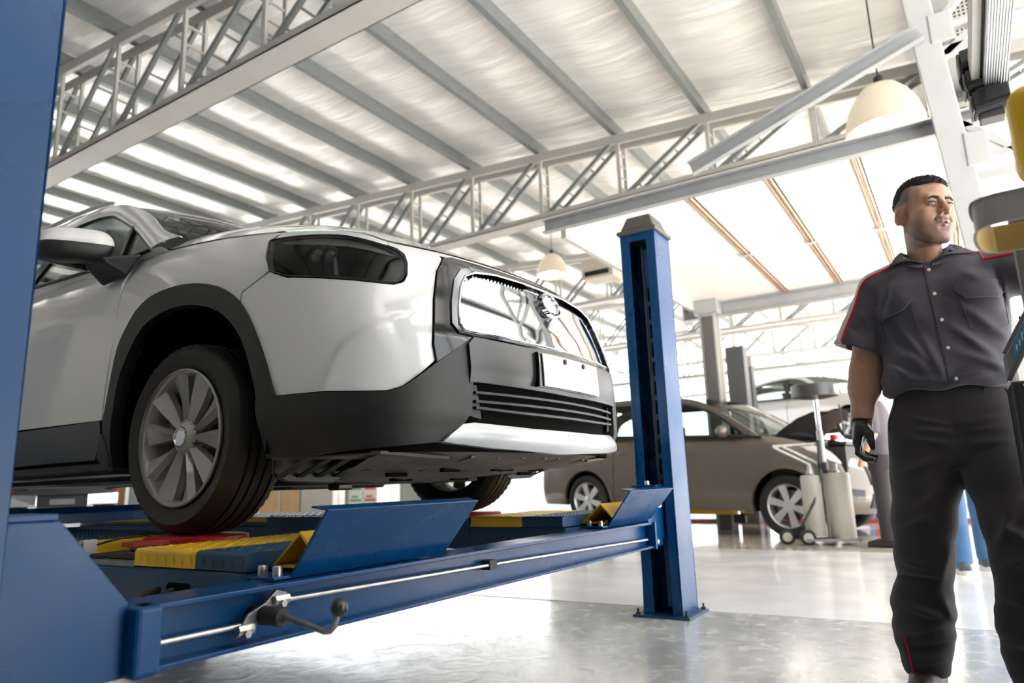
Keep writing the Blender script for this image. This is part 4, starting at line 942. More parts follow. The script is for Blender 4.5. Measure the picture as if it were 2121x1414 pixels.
def neck_sdf(P):
    d = smin(rc(P, NECK0+np.array((.006, 0, 0)), (.142, .03, 1.44), .053, .060), rc(P, from_head([[0, .012, -.080]])[0], (.150, -.030, 1.44), .036, .046), .025)
    return smin(d, rc(P, (.0, .03, 1.43), (.28, .03, 1.43), .06), .05)
def face_sdf(P): return np.maximum(smin(head_sdf(to_head(P))*HS, neck_sdf(P), .010), 1.40-P[:, 2])
Vh, Fh = sdf_mesh(face_sdf, (HC.x-.155, HC.y-.16, 1.395), (HC.x+.16, HC.y+.17, 1.83), .0029, 1)
q = to_head(Vh); x_, y_, z_ = q.T
def bl(a, b, v): return np.clip((v-a)/(b-a), 0, 1)
skin0 = np.array([.47, .265, .185]); colr = np.tile(skin0, (len(Vh), 1))
def mixc(c, w): 
    global colr
    colr = colr*(1-w[:, None])+np.array(c)*w[:, None]
gauss = lambda c, r: np.exp(-(((q-np.array(c))/np.array(r))**2).sum(1))
mixc((.52, .25, .18), .5*np.maximum(gauss((.045, .07, -.02), (.03, .03, .025)), gauss((-.045, .07, -.02), (.03, .03, .025))))
mixc((.58, .23, .16), .8*(np.abs(x_) > .0770)*bl(-.06, -.045, z_)*(1-bl(.018, .026, z_))*(y_ < .015))
mixc((.55, .27, .19), .6*gauss((0, .115, -.022), (.02, .02, .02)))
st = bl(-.030, -.055, z_)*bl(-.03, .0, y_)*(1-.75*np.maximum(gauss((.042, .06, -.045), (.02, .04, .02)), gauss((-.042, .06, -.045), (.02, .04, .02))))*(z_ > -.135)
side = bl(-.02, .0, y_)*(1-bl(.018, .030, y_))*bl(.03, -.02, z_)*(z_ > -.12)*(np.abs(x_) > .05)
mixc((.15, .105, .085), .68*np.maximum(st, .6*side))
mst = np.maximum.reduce([gauss((s*.012, .10, -.0475), (.013, .02, .0055)) for s in (-1, 1)]+[gauss((s*.026, .09, -.058), (.006, .02, .010)) for s in (-1, 1)])
mixc((.045, .032, .027), np.clip(1.05*mst, 0, .88)); mixc((.07, .05, .04), .6*gauss((0, .095, -.085), (.010, .02, .008)))
lip = np.maximum(gauss((0, .098, -.0575), (.020, .014, .0045)), gauss((0, .098, -.0715), (.017, .014, .0055))); mixc((.40, .17, .14), np.clip(1.1*lip, 0, .85))
mixc((.10, .06, .05), .9*np.exp(-(np.abs(z_+.0645)/.0018)**2)*(np.abs(x_) < .024)*(y_ > .085))
for s in (-1, 1): mixc((.30, .15, .11), .55*gauss((s*.0325, .09, .003), (.02, .02, .010))); mixc((.03, .02, .018), .9*np.exp(-((z_-.0105)/.0016)**2)*np.exp(-((x_-s*.0325)/.012)**4)*(y_ > .082))  # lid shading painted into the skin colour round the eyes, then the lash line
fade = bl(-.004, .050, z_+.25*np.maximum(y_-.02, 0)*-1)*(y_ < .052-.25*(z_-.05).clip(0))*(np.abs(x_) > .02)*1.0
fade = bl(-.012, .036, z_)*(1-bl(.026, .046, y_))
fade = np.maximum(fade, bl(.075, .095, z_)*(1-bl(.055, .075, y_))); fade = fade*(1-(np.abs(x_) > .0790)*(z_ < .026)); mixc((.10, .080, .070), .88*fade**1.3)
# arms, hidden torso core, one continuous body
def body_sdf(P):
    d = sect(P, [.95, 1.05, 1.2, 1.35, 1.44, 1.48], [.15]*6, [.02]*6, [.16, .165, .165, .17, .12, .07], [.09, .10, .10, .10, .07, .05])
    d = smin(d, chain(P, [(-.035, .01, 1.40), (-.085, .015, 1.25), (-.112, .015, 1.12), (-.122, .005, 1.06), (-.138, -.012, .965), (-.142, -.015, .925)], [.055, .053, .054, .054, .036, .031], .02), .03)
    d = smin(d, el(P, (-.108, .035, 1.12), (.042, .04, .05)), .02)
    d = smin(d, chain(P, [(.36, .01, 1.41), (.62, -.08, 1.39), (.76, -.30, 1.33)], [.055, .05, .033], .02), .03)
    return smin(d, neck_sdf(P)+.002, .02)
Vb, Fb = sdf_mesh(lambda P: np.maximum(body_sdf(P), P[:, 2]-1.56), (-.24, -.40, .88), (.82, .2, 1.6), .0075, 1)
hc = from_head([[0, 0, 0]])[0]
cb = np.tile(skin0*.93, (len(Vb), 1))
body = fast_obj('body', np.r_[Vh, Vb], np.r_[Fh, Fb+len(Vh)], SKIN, man, vcol=np.r_[colr, cb])
# hair: cap over the cranium with a combed surface, front lifted
def hair_sdf(P):
    q = to_head(P); x, y, z = q.T; d = el(q, (0, -.012, .044), (.0805, .093, .0945)); d = smin(d, el(q, (0, .046, .066), (.057, .049, .048)), .03)
    n = .0022*np.sin(x*420+60*np.sin(z*50))*np.sin(y*300+2*np.sin(x*90)); d = d-n-.003*bl(.08, .12, z)
    lim = .048+.022*bl(.0, .05, y)+.018*bl(.045, .075, y)-.016*bl(-.02, -.09, y)+.002*np.sin(x*160)     # lower edge of the long top hair
    return np.maximum(smax(d, lim-z, .004), .0-head_sdf(q)-.012)*HS
Vr, Fr = sdf_mesh(hair_sdf, (HC.x-.13, HC.y-.13, HC.z+.02), (HC.x+.13, HC.y+.13, HC.z+.17), .0030, 0)
hm = MB().add(Vr.tolist(), Fr.tolist()); rh = random.Random(3); hn = np.cross(Vr[Fr[:, 1]]-Vr[Fr[:, 0]], Vr[Fr[:, 3]]-Vr[Fr[:, 0]]); hn /= np.linalg.norm(hn, axis=1)[:, None]+1e-9
fwd = from_head([[0, 1, .35]])[0]-from_head([[0, 0, 0]])[0]; fwd /= np.linalg.norm(fwd)
for k in rh.sample(range(len(Fr)), min(4200, len(Fr))):       # short combed tufts that roughen the outline
    c0 = Vr[Fr[k]].mean(0); nn = hn[k]; qz = to_head(c0[None])[0]
    if head_sdf(qz[None])[0] < .001: continue
    dr = nn*.75+fwd*.75+np.array([rh.uniform(-.3, .3) for _ in range(3)]); dr /= np.linalg.norm(dr); L_ = rh.uniform(.004, .009)*(1 if qz[2] > .085 else .55); u = np.cross(dr, (.3, .5, .8)); u /= np.linalg.norm(u); w_ = np.cross(dr, u); r_ = .0011
    hm.add([tuple(c0+u*r_), tuple(c0-u*.5*r_+w_*.87*r_), tuple(c0-u*.5*r_-w_*.87*r_), tuple(c0+dr*L_)], [(0, 1, 3), (1, 2, 3), (2, 0, 3)])
obj('hair', hm, HAIR, body, local=True, smooth=60, merge=False, fixn=False)
from mathutils.bvhtree import BVHTree
def bvh(V, F): return BVHTree.FromPolygons(V.tolist(), F.tolist())
HB = bvh(to_head(Vh), Fh)
def hh(x, z, off=0.):
    p, n, _, _ = HB.ray_cast(Vector((x, .3, z)), Vector((0, -1, 0))); return from_head([list(p+Vector((0, off, 0)))])[0]
for s in (-1, 1):
    e = from_head([[s*.0325, .0785, .0115]])[0]
    ey = obj('eyeball', MB().sphere(tuple(e), .0128, 24, 16), mat('eye white', (.36, .31, .28), .25, var=.02), body, smooth=80, local=True)
    ir = from_head([[s*.0325+.002, .0866, .0085]])[0]
    obj('iris', MB().sphere(tuple(ir), .0066, 16, 12), mat('dark brown iris', (.016, .009, .006), .15, var=.2), ey, smooth=80, local=True)
    m = MB()
    for q_, (dz, r_) in enumerate(((.0, 1.0), (.0030, .9), (-.0028, .8))):
        pts = [(s*(.0115+.0355*f), .0262+.0045*math.sin(min(f*1.2, 1)*math.pi/2)-.007*max(f-.60, 0)/.40+dz*(1-.55*f)) for f in np.linspace(0, 1, 9)]
        m.tube([tuple(hh(x, z, .0004)) for x, z in pts], [r_*(.0016+.0016*math.sin(math.pi*min(f*.9+.12, 1))) for f in np.linspace(0, 1, 9)], 6)
    obj('eyebrow', m, HAIR, body, smooth=60, local=True)
    obj('lashes', MB().tube([tuple(hh(s*.0325+dx, .0128-.0022*(dx/.012)**2, .0003)) for dx in np.linspace(-.0130, .0130, 9)], .0017, 5), HAIR, body, smooth=60, local=True)
# --- shirt
ZS = [1.015, 1.03, 1.07, 1.12, 1.17, 1.24, 1.32, 1.40, 1.45, 1.49, 1.53]
FOLDS = [(.10, 1.06, .03, 1.17, .022, .010, 1), (.02, 1.05, -.02, 1.13, .02, .009, 1), (.14, 1.04, .09, 1.22, .016, .007, 1), (.30, 1.10, .17, 1.24, .020, .010, 1), (.33, 1.06, .20, 1.13, .018, .009, 1), (.34, 1.17, .24, 1.26, .018, .006, 1),
    (.03, 1.24, .10, 1.11, .012, .007, 1), (-.01, 1.20, .05, 1.10, .014, .006, 1), (.0, 1.06, .14, 1.045, .014, .008, 1), (.16, 1.05, .32, 1.065, .012, .007, 1), (-.03, 1.12, .05, 1.065, .014, .008, 1), (.21, 1.30, .30, 1.22, .016, .005, 1), (.24, 1.42, .30, 1.36, .02, .005, 1),
    (-.02, 1.30, .01, 1.40, .012, -.007, 1), (.345, 1.28, .33, 1.42, .010, -.006, 1), (-.09, 1.33, -.06, 1.26, .014, .006, 1), (-.15, 1.30, -.09, 1.24, .012, -.004, 1)]
def shirt_body(P):
    d = sect(P, ZS, [.142, .142, .143, .148, .152, .160, .160, .155, .150, .145, .14], [.0]*11, [.196, .205, .208, .200, .196, .196, .200, .195, .165, .115, .08], [.128, .138, .140, .134, .130, .130, .132, .120, .098, .082, .07], 2.5)
    d = smin(d, el(P, (.06, -.075, 1.33), (.085, .06, .08)), .04); d = smin(d, el(P, (.25, -.075, 1.335), (.085, .06, .08)), .04)
    d = smin(d, el(P, (.15, -.06, 1.10), (.14, .09, .09)), .05)
    d = smin(d, rc(P, (.02, .01, 1.43), (.12, .01, 1.50), .062, .05), .04); d = smin(d, rc(P, (.29, .01, 1.44), (.16, .01, 1.505), .062, .05), .04)
    return d
SL0, SL1 = np.array((-.035, .005, 1.405)), np.array((-.124, .0, 1.205))
SR0, SR1 = np.array((.345, .0, 1.415)), np.array((.60, -.075, 1.38))
def shirt_sdf(P):
    d = shirt_body(P); s = rc(P, SL0, SL1+(SL1-SL0)*.15, .074, .092); s = smin(s, rc(P, (-.02, .0, 1.43), (.06, 0, 1.45), .068), .03)
    ax = (SL1-SL0)/np.linalg.norm(SL1-SL0); nrm = np.array((-.36, 0, -.93)); nrm /= np.linalg.norm(nrm)
    pl = ((P-SL1)@nrm); cav = rc(P, SL0+(SL1-SL0)*.55, SL1+(SL1-SL0)*.3, .055, .086); s = np.maximum(np.maximum(s, pl), -cav)
    r_ = rc(P, SR0, SR1+(SR1-SR0)*.15, .078, .092); r_ = np.maximum(r_, (P-SR1)@((SR1-SR0)/np.linalg.norm(SR1-SR0))); r_ = np.maximum(r_, -rc(P, SR0+(SR1-SR0)*.6, SR1+(SR1-SR0)*.3, .06, .085))
    d = smin(d, s, .022); d = smin(d, r_, .028)
    d = ridge(P, d, FOLDS)
    d = d-.0022*np.sin(P[:, 2]*75+9*P[:, 0]+4*np.sin(P[:, 0]*21))*np.exp(-((P[:, 2]-1.08)/.05)**2)-.0012*np.sin(P[:, 0]*60+P[:, 2]*44+3*np.sin(P[:, 1]*30))
    hole = rc(P, (.138, -.012, 1.455), (.138, -.028, 1.62), .066, .082); hole = np.minimum(hole, rc(P, (.143, -.17, 1.50), (.140, -.02, 1.56), .018, .07))
    d = smax(d, -hole, .006)
    return np.maximum(d, 1.022-P[:, 2]+.006*np.sin(P[:, 0]*40))
Vs, Fs = sdf_mesh(shirt_sdf, (-.25, -.24, 1.0), (.72, .20, 1.56), .0055, 1)
RED = MATS['red paint']
PIPER = [(.045, 1.497), (.015, 1.487), (-.030, 1.470), (-.068, 1.452), (-.090, 1.420), (-.105, 1.375), (-.128, 1.325), (-.152, 1.275), (-.170, 1.235)]
PIPEL = [(.245, 1.495), (.29, 1.500), (.335, 1.503), (.36, 1.497), (.41, 1.486), (.47, 1.475), (.58, 1.462)]
fc = Vs[Fs].mean(1); fx, fz = fc[:, 0], fc[:, 2]
gl = (fx < .13) & np.where(fz > 1.452, fz > np.interp(fx, [p[0] for p in PIPER[3::-1]], [p[1] for p in PIPER[3::-1]])-.002, fx < np.interp(fz, [p[1] for p in PIPER[::-1]], [p[0] for p in PIPER[::-1]]))
gr = (fx > .19) & (fz > np.interp(fx, [p[0] for p in PIPEL], [p[1] for p in PIPEL])) & (fx > .235)
shirt = fast_obj('shirt', Vs, Fs, [SHIRT, SHIRTG], man, fmat=(gl | gr))
SB = bvh(Vs, Fs)
def hit(T, x, z, off=0.):
    p, n, _, _ = T.ray_cast(Vector((x, -1.5, z)), Vector((0, 1, 0)))
    if p is None:
        p, n, _, _ = T.find_nearest(Vector((x, -.12, z)))
    return p+Vector((0, -off, 0))
def drape(T, poly, off, st=.007, th=.0025, quad=None):   # cloth piece laid on the front of a garment
    f = lambda t, v, o: tuple(hit(T, t, v, o)); return panel(f, poly, dt=st, dv=st, off=off, thick=th)
def piping(T, pts, r, off=.001):
    c = curve(pts, 5); return MB().tube([tuple(hit(T, x, z, off)) for x, z in c], r, 6)
for pts in (PIPER, PIPEL): obj('piping', piping(SB, pts, .0052, .0), PIPE, shirt, local=True, smooth=60)
obj('placket', drape(SB, [(.127, 1.465), (.158, 1.465), (.188, 1.028), (.152, 1.028)], .0030, th=.0016), SHIRT, shirt, local=True, smooth=75)
for poly in ([(-.042, 1.338), (.076, 1.368), (.082, 1.338), (.050, 1.307), (-.028, 1.283), (-.044, 1.296)], [(.206, 1.372), (.352, 1.376), (.356, 1.345), (.324, 1.309), (.234, 1.317), (.207, 1.345)]):
    obj('pocket_flap', drape(SB, poly, .016, th=.013), SHIRT, shirt, local=True, smooth=75)
for poly in ([(-.035, 1.31), (.072, 1.33), (.085, 1.225), (.045, 1.192), (-.02, 1.195)], [(.215, 1.345), (.345, 1.345), (.345, 1.225), (.30, 1.200), (.235, 1.21)]):
    obj('pocket_seam', MB().tube([tuple(hit(SB, x, z, .0002)) for x, z in dens([poly[0]]+poly[:0:-1], .012)][:-1], .0013, 5), SHIRT, shirt, local=True, smooth=60)
for x, z in ((.142, 1.443), (.148, 1.349), (.157, 1.255), (.162, 1.154), (.171, 1.047)):
    p = hit(SB, x, z, .006); obj('button', MB().lathe([(0, -.002), (.0042, -.0022), (.0058, -.0012), (.006, .001), (.0, .002)], 16, 'Y', c=tuple(p)), mat('pearl button', (.75, .73, .70), .2, coat=.5), shirt, local=True, smooth=50)
# collar: stand and two pointed leaves
def collar():
    m = MB(); n = 40
    def P(a, h, r):      # a: angle round the neck, 0 = front
        fr = math.cos(a); return (.140+(.070+r)*math.sin(a), -.004-(.068+r)*math.cos(a)-.030*max(fr, 0)**2*(1-h), 1.500-.052*max(fr, 0)**1.5+.040*h*(1-.35*max(fr, 0))+.012*(1-max(fr, 0)))
    for k in range(n):
        pass
    a0, a1 = .16, 2*math.pi-.16
    return m.grid(lambda u, v: P(a0+(a1-a0)*u, [0, 1, 1.02, .15][int(round(v*3))], [.0, .006, .012, .020][int(round(v*3))]), n, 3), P
cm, PC = collar(); obj('collar_stand', cm, SHIRT, shirt, local=True, smooth=50)
for s in (-1, 1):
    a = [PC(s*k, 1.02, .010) for k in (.20, .5, .8, 1.1, 1.4, 1.8, 2.2)]
    low = [(.130, 1.470), (.095, 1.490), (.066, 1.496), (.016, 1.482), (.034, 1.508), (.05, 1.52), (.06, 1.53)] if s < 0 else [(.150, 1.468), (.188, 1.494), (.230, 1.492), (.288, 1.494), (.270, 1.513), (.25, 1.53), (.235, 1.54)]
    vs = []
    for (p, q_) in zip(a, low):
        h_ = hit(SB, *q_, .010); p = Vector(p)
        for k in range(5):
            f = k/4; r_ = p.lerp(h_, f); r_.y -= .012*math.sin(math.pi*f); vs.append(tuple(r_))
    n = 5; fs = [(i*n+k, i*n+k+1, (i+1)*n+k+1, (i+1)*n+k) for i in range(6) for k in range(4)]
    c = obj('collar_leaf', MB().add(vs, fs), SHIRT, shirt, local=True, smooth=60); so = c.modifiers.new('thick', 'SOLIDIFY'); so.thickness = .003
# --- trousers
TF = [(.02, .93, .13, .90, .010, .006, 1), (.03, .89, .135, .875, .010, .006, 1), (.16, .90, .28, .92, .010, .006, 1), (.17, .87, .30, .885, .009, .005, 1), (.0, .86, .12, .835, .012, .006, 1), (.17, .83, .31, .84, .012, .005, 1), (-.03, .74, .10, .80, .014, .006, 1), (.0, .62, .09, .70, .016, .007, 1), (-.06, .55, .04, .60, .016, .006, 1),
    (.08, .50, .03, .37, .016, .010, 1), (-.08, .46, .02, .43, .014, .009, 1), (-.09, .40, .04, .39, .012, -.010, 1), (-.11, .32, .04, .27, .016, .012, 1), (-.12, .22, .03, .25, .016, .011, 1), (-.10, .16, .03, .185, .014, -.009, 1), (-.09, .12, .02, .14, .014, .009, 1), (.03, .35, .06, .25, .014, .008, 1),
    (.20, .60, .30, .52, .018, .008, 1), (.20, .45, .32, .50, .016, .009, 1), (.18, .36, .32, .30, .016, .010, 1), (.19, .22, .32, .26, .016, .010, 1), (.20, .50, .26, .62, .014, .008, 1)]
def trou_sdf(P):
    d = sect(P, [.74, .82, .90, .97, 1.04, 1.062], [.148, .148, .148, .148, .150, .150], [.01]*6, [.195, .205, .198, .186, .176, .174], [.11, .125, .130, .125, .118, .117], 2.5)
    d = np.maximum(d, .74-P[:, 2])
    cr = rc(P, (.150, -.30, .70), (.150, .30, .70), .055); d = smax(d, -cr, .03)
    r = chain(P, [(.050, .01, .90), (.035, .005, .72), (.010, -.02, .58), (-.004, -.02, .46), (-.008, -.005, .405), (-.030, .005, .30), (-.040, .01, .20), (-.044, .0, .115), (-.045, .0, .075)], [.108, .106, .096, .087, .078, .092, .088, .068, .060], .03)
    l = chain(P, [(.245, .0, .90), (.262, -.04, .72), (.275, -.10, .58), (.280, -.14, .47), (.278, -.13, .40), (.270, -.12, .28), (.268, -.11, .18), (.266, -.11, .09)], [.108, .110, .098, .092, .085, .094, .086, .072], .03)
    d = smin(d, smin(r, l, .02), .03); d = ridge(P, d, TF)
    d = d-.0020*np.sin(P[:, 2]*95+14*P[:, 0])*np.exp(-((P[:, 2]-.25)/.14)**2)
    return np.maximum(np.maximum(d, .072-P[:, 2]), P[:, 2]-1.058)
Vt, Ft = sdf_mesh(trou_sdf, (-.20, -.32, .05), (.44, .20, 1.07), .0068, 1)
trou = fast_obj('trousers', Vt, Ft, TROU, man); TB = bvh(Vt, Ft)
obj('waistband', drape(TB, [(-.015, 1.055), (.315, 1.055), (.315, 1.012), (-.020, 1.012)], .003, th=.004), TROU, trou, local=True, smooth=40)
obj('fly', drape(TB, [(.150, 1.01), (.180, 1.01), (.174, .88), (.152, .85)], -.0005, th=.0) if False else drape(TB, [(.150, 1.01), (.180, 1.01), (.174, .88), (.152, .85)], .0012, th=.0004), TROU, trou, local=True, smooth=40)
for x in (.055, .245): obj('belt_loop', drape(TB, [(x, 1.056), (x+.011, 1.056), (x+.011, 1.005), (x, 1.005)], .008, th=.004), TROU, trou, local=True, smooth=40)
for s, pts in ((1, [(-.018, 1.01), (-.030, .97), (-.048, .93), (-.055, .895)]), (-1, [(.305, 1.01), (.320, .97), (.335, .93)])): obj('pocket_edge', piping(TB, pts, .0028, .001), TROU, trou, local=True, smooth=60)
obj('side_piping', piping(TB, [(-.094, .20), (-.086, .15), (-.082, .10), (-.081, .085)], .0035, .001), PIPE, trou, local=True, smooth=60)
# --- gloves
def hand_sdf(P, w, tips, palm, thumb):
    d = chain(P, palm[0], palm[1], .02)
    for f in tips: d = smin(d, chain(P, f, [.0105, .0100, .0092, .0078], .004), .006)
    return smin(d, chain(P, thumb[0], thumb[1], .006), .012)
W = np.array((-.142, -.014, .945))
fing = []
for k, (dy, L, bx) in enumerate(((-.036, 1.0, 0), (-.013, 1.07, .002), (.009, 1.0, .002), (.029, .82, 0))):
    c0 = np.array((-.163+bx, -.012+dy, .862)); fing.append([tuple(c0), tuple(c0+np.array((-.002+.006*k*.3, -.006, -.042*L))), tuple(c0+np.array((.018+.004*k, -.008, -.062*L))), tuple(c0+np.array((.043+.003*k, -.008, -.066*L)))])
def gloveR(P):
    d = hand_sdf(P, W, fing, ([tuple(W+np.array((0, .005, .012))), (-.146, -.015, .918), (-.158, -.022, .875)], [.033, .033, .022]), ([(-.138, -.045, .915), (-.120, -.062, .888), (-.116, -.064, .862), (-.114, -.060, .838)], [.020, .0155, .0125, .0095]))
    for dy in (-.040, -.015, .012): d = smin(d, rc(P, (-.150, dy-.012, .915), (-.163, dy-.012, .862), .018, .0155), .012)
    d = d-.0012*np.sin(P[:, 2]*210)*np.exp(-((P[:, 2]-.937)/.015)**2)
    return np.maximum(d, P[:, 2]-.948)
Vg, Fg = sdf_mesh(gloveR, (-.24, -.13, .74), (-.05, .08, .97), .0030, 1); gv = fast_obj('glove', Vg, Fg, GLOVE, man)
obj('cuff_roll', MB().tube([(-.1415+.0345*math.cos(a*math.pi/10), -.013+.034*math.sin(a*math.pi/10), .944+.002*math.sin(a)) for a in range(20)], .0045, 8, closed=True), GLOVE, gv, local=True, smooth=60)
WL = np.array((.78, -.335, 1.325)); fl = []
for k in range(4):
    c0 = WL+np.array((.035, -.075, .03-.022*k)); fl.append([tuple(c0), tuple(c0+np.array((.02, -.035, 0))), tuple(c0+np.array((.0, -.055, 0))), tuple(c0+np.array((-.02, -.05, 0)))])
Vg, Fg = sdf_mesh(lambda P: hand_sdf(P, WL, fl, ([tuple(WL-np.array((.01, -.02, 0))), tuple(WL+np.array((.02, -.05, 0)))], [.036, .042]), ([tuple(WL+np.array((-.01, -.03, .03))), tuple(WL+np.array((-.03, -.06, .045))), tuple(WL+np.array((-.03, -.085, .04)))], [.018, .013, .010])), tuple(WL-np.array((.12, .2, .12))), tuple(WL+np.array((.12, .08, .12))), .005, 1); fast_obj('glove', Vg, Fg, GLOVE, man)
# --- boots
def boot(cx, cy, ang):
    c, s = math.cos(ang), math.sin(ang); Rz = np.array(((c, s, 0), (-s, c, 0), (0, 0, 1)))
    def f(P):
        q = (P-np.array((cx, cy, 0)))@Rz.T; d = chain(q, [(0, .055, .05), (0, -.03, .055), (0, -.12, .038), (0, -.185, .036)], [.044, .046, .042, .036], .03); d = smin(d, rc(q, (0, .03, .07), (0, .03, .18), .050, .052), .03)
        return np.maximum(d, .014-P[:, 2])
    V, F = sdf_mesh(f, (cx-.16, cy-.25, 0), (cx+.16, cy+.15, .2), .007, 1); o = fast_obj('boot', V, F, BOOT, man)
    out = [(x, y) for x, y in [(.043*math.cos(a)*(1 if math.sin(a) > 0 else 1), (.075+.025*math.sin(a)) if math.sin(a) > 0 else (-.15+.075*math.sin(a))) for a in np.linspace(0, 2*math.pi, 28)[:-1]]]
    obj('sole', MB().prism([(cx+x*c-y*s, cy+x*s+y*c) for x, y in out], .0, .020, 'Z'), BLK, o, local=True, bevel=.003)
boot(-.045, -.005, -.12); boot(.268, -.125, .12)
# ---------------------------------------------------------------- simpler cars further off, in a frame like the white car's (nose towards -y)
def spokes_simple(m, c, n, r0, r1, w, th):
    for k in range(n):
        a = 2*math.pi*k/n+.3; ca, sa = math.cos(a), math.sin(a); P = []
        for x in (c[0], c[0]+th):
            for r, h in ((r0, w*.42), (r1, w*.62)):
                for s in (-1, 1): P.append((x, c[1]+r*ca-s*h*sa, c[2]+r*sa+s*h*ca))
        m.hexa([P[0], P[1], P[3], P[2], P[4], P[5], P[7], P[6]])
    return m
def simple_wheel(root, x, y, z, sg, R, w, nsp=6, alloy=ALLOYS):
    wn = thing('wheel', None, None); wn.parent = root; M = Matrix.Translation((x, y, z)) @ (Matrix.Identity(4) if sg < 0 else Matrix.Rotation(math.pi, 4, 'Z'))
    obj('tyre', put(M, tyre_mb(R, w, R*.68, 56, False)), RUB, wn, smooth=35, local=True); xo = -w/2+.01
    rm = obj('rim', put(M, MB().lathe([(R*.69, xo-.005), (R*.66, xo+.004), (R*.63, xo+.03), (R*.60, xo+.15)], 40, 'X')), alloy, wn, smooth=40, local=True)
    for k in range(nsp):
        m = MB(); a = 2*math.pi*k/nsp+.26; ca, sa = math.cos(a), math.sin(a); P = []
        for xx in (xo+.006, xo+.03):
            for r, h in ((R*.10, R*.085), (R*.65, R*.13)):
                for s in (-1, 1): P.append((xx+(.012 if r < R*.2 else 0), r*ca-s*h*sa, r*sa+s*h*ca))
        m.hexa([P[0], P[1], P[3], P[2], P[4], P[5], P[7], P[6]]); obj('spoke', put(M, m), alloy, wn, local=True, bevel=.006)
    obj('hub', put(M, MB().lathe([(R*.19, xo+.03), (R*.17, xo+.012), (R*.08, xo+.004), (0, xo+.004)], 24, 'X')), alloy, rm, smooth=40, local=True)
    obj('brake_disc', put(M, MB().lathe([(R*.5, xo+.07), (R*.5, xo+.09), (0, xo+.09)], 32, 'X')), STEEL, wn, smooth=40, local=True)
def simple_car(root, paint, pl, zy, zz, axles, R, RO, WT, WB, xb, lean, z0=.27, arch=.40, clad=None, hood_open=False, bars=(), zh_=None, wheels=True, roofc=.03, nsp=6):
    S = Shell(pl, zy, zz, [0, .12, .25, .5, .75, .9, 1.0], [.05, .015, 0, 0, .012, .04, .10], [.03, .01, 0, .01, .04, .08, .14], z0)
    hub = R; t0s = [S.t_at(a) for a in axles]
    def vz(t, z): return (z-z0)/(S(t, 1)[2]-z0)
    def arcpts(tc, r, n=14):
        a0 = math.asin(max(min((hub-z0)/r, 1), -1)); out = []
        for k in range(n+1):
            a = -a0+(math.pi+2*a0)*k/n; t = tc-r*math.cos(a); out.append((t, max(0, vz(t, hub+r*math.sin(a)))))
        return out
    A = [arcpts(t, arch) for t in t0s]
    k = {'parent': root, 'local': True}
    for sg in (1, -1):
        f = lambda t, v, o: S(t*sg, v, o)
        poly = [(0, .0)]+A[0]+A[1]+[(S.T, 0), (S.T, 1), (0, 1)]
        bs = obj('body_side', panel(f, poly, dt=.10, dv=.08, off=0, thick=.02), paint, smooth=40, **k)
        for tc in t0s:
            o_, i_ = arcpts(tc, arch+.055), arcpts(tc, arch-.005); obj('wheel_arch_flare', panel(f, o_+i_[::-1], dt=.06, dv=.06, off=.012, thick=.05), clad or paint, smooth=40, **k)
        if clad: obj('sill', panel(f, [(A[0][-1][0], 0), (A[1][0][0], 0), (A[1][0][0], .17), (A[0][-1][0], .17)], dt=.1, dv=.06, off=.008, thick=.03), clad, smooth=40, **k)
        ti = [S.t_at(y) for y in bars]
        for t in ti:
            a = [f(t, v, .0012) for v in np.linspace(.12, 1.0, 9)]; obj('door_gap', MB().tube(a, .004, 5), BLK, **k)
            p = [f(t-d, .80, e) for d, e in ((.26, .005), (.23, .03), (.10, .03), (.07, .005))]; obj('door_handle', MB().tube(p, .011, 6), paint, smooth=60, **k)
        sxx = lambda z: -xb+(z-WB[0][1])*lean
        F = lambda pts, o=0.: [(sg*(sxx(z)+o), y, z) for y, z in pts]
        up_ = curve(RO, 3); lo_ = curve(WT, 3)
        def along(P, q):
            d = [0]
            for a, b in zip(P, P[1:]): d.append(d[-1]+math.dist(a, b))
            return tuple(np.interp(q*d[-1], d, [p[i] for p in P]) for i in (0, 1))
        vs = []; n = 36
        for q in range(n+1):
            a, b = along(up_, q/n), along(lo_, q/n); vs += [F([a], .02)[0], F([a])[0], F([b], -.004)[0], F([b], .03)[0]]
        obj('side_frame', MB().add(vs, [(q*4+j, q*4+j+1, q*4+5+j, q*4+4+j) for q in range(n) for j in range(3)]), paint, smooth=40, **k)
        wp = lo_+WB; obj('side_window', MB().add(F(wp, .008), [tuple(range(len(wp)))]), GLASSC, **k)
        for i, y in enumerate(bars):
            zt = float(np.interp(y, [p[0] for p in lo_], [p[1] for p in lo_])); zb = float(np.interp(y, [p[0] for p in WB[::-1]], [p[1] for p in WB[::-1]]))
            obj('window_pillar', MB().bar(F([(y+.02, zb-.01)], -.002)[0], F([(y+.08, zt+.02)], -.002)[0], .03, .09, (0, 1, 0)), BLK, **k)
        obj('window_seal', MB().tube(F(lo_+WB, .004), .020, 6, closed=True), BLK, smooth=60, **k)
        q = [S.t_at(y) for y in np.linspace(RO[0][0], RO[-1][0], 24)]
        obj('belt_panel', MB().grid(lambda u, v: (lambda a, b: tuple(a[i]+(b[i]-a[i])*v for i in range(3)))(S(sg*q[int(round(u*23))], 1.0), (lambda y: F([(y, float(np.interp(y, [p[0] for p in WB[::-1]], [p[1] for p in WB[::-1]])))])[0])(S(q[int(round(u*23))], 1.0)[1])), 23, 1), paint, smooth=40, **k)
        mr = obj('mirror', MB().sphere((sg*(-xb-.12), WT[0][0]+.22, WB[-1][1]+.06), (.11, .07, .075), 18, 12), paint, smooth=60, **k)
        obj('mirror_arm', MB().bar((sg*(-xb-.03), WT[0][0]+.22, WB[-1][1]), (sg*(-xb-.12), WT[0][0]+.22, WB[-1][1]+.03), .05, .04), BLK, mr, local=True)
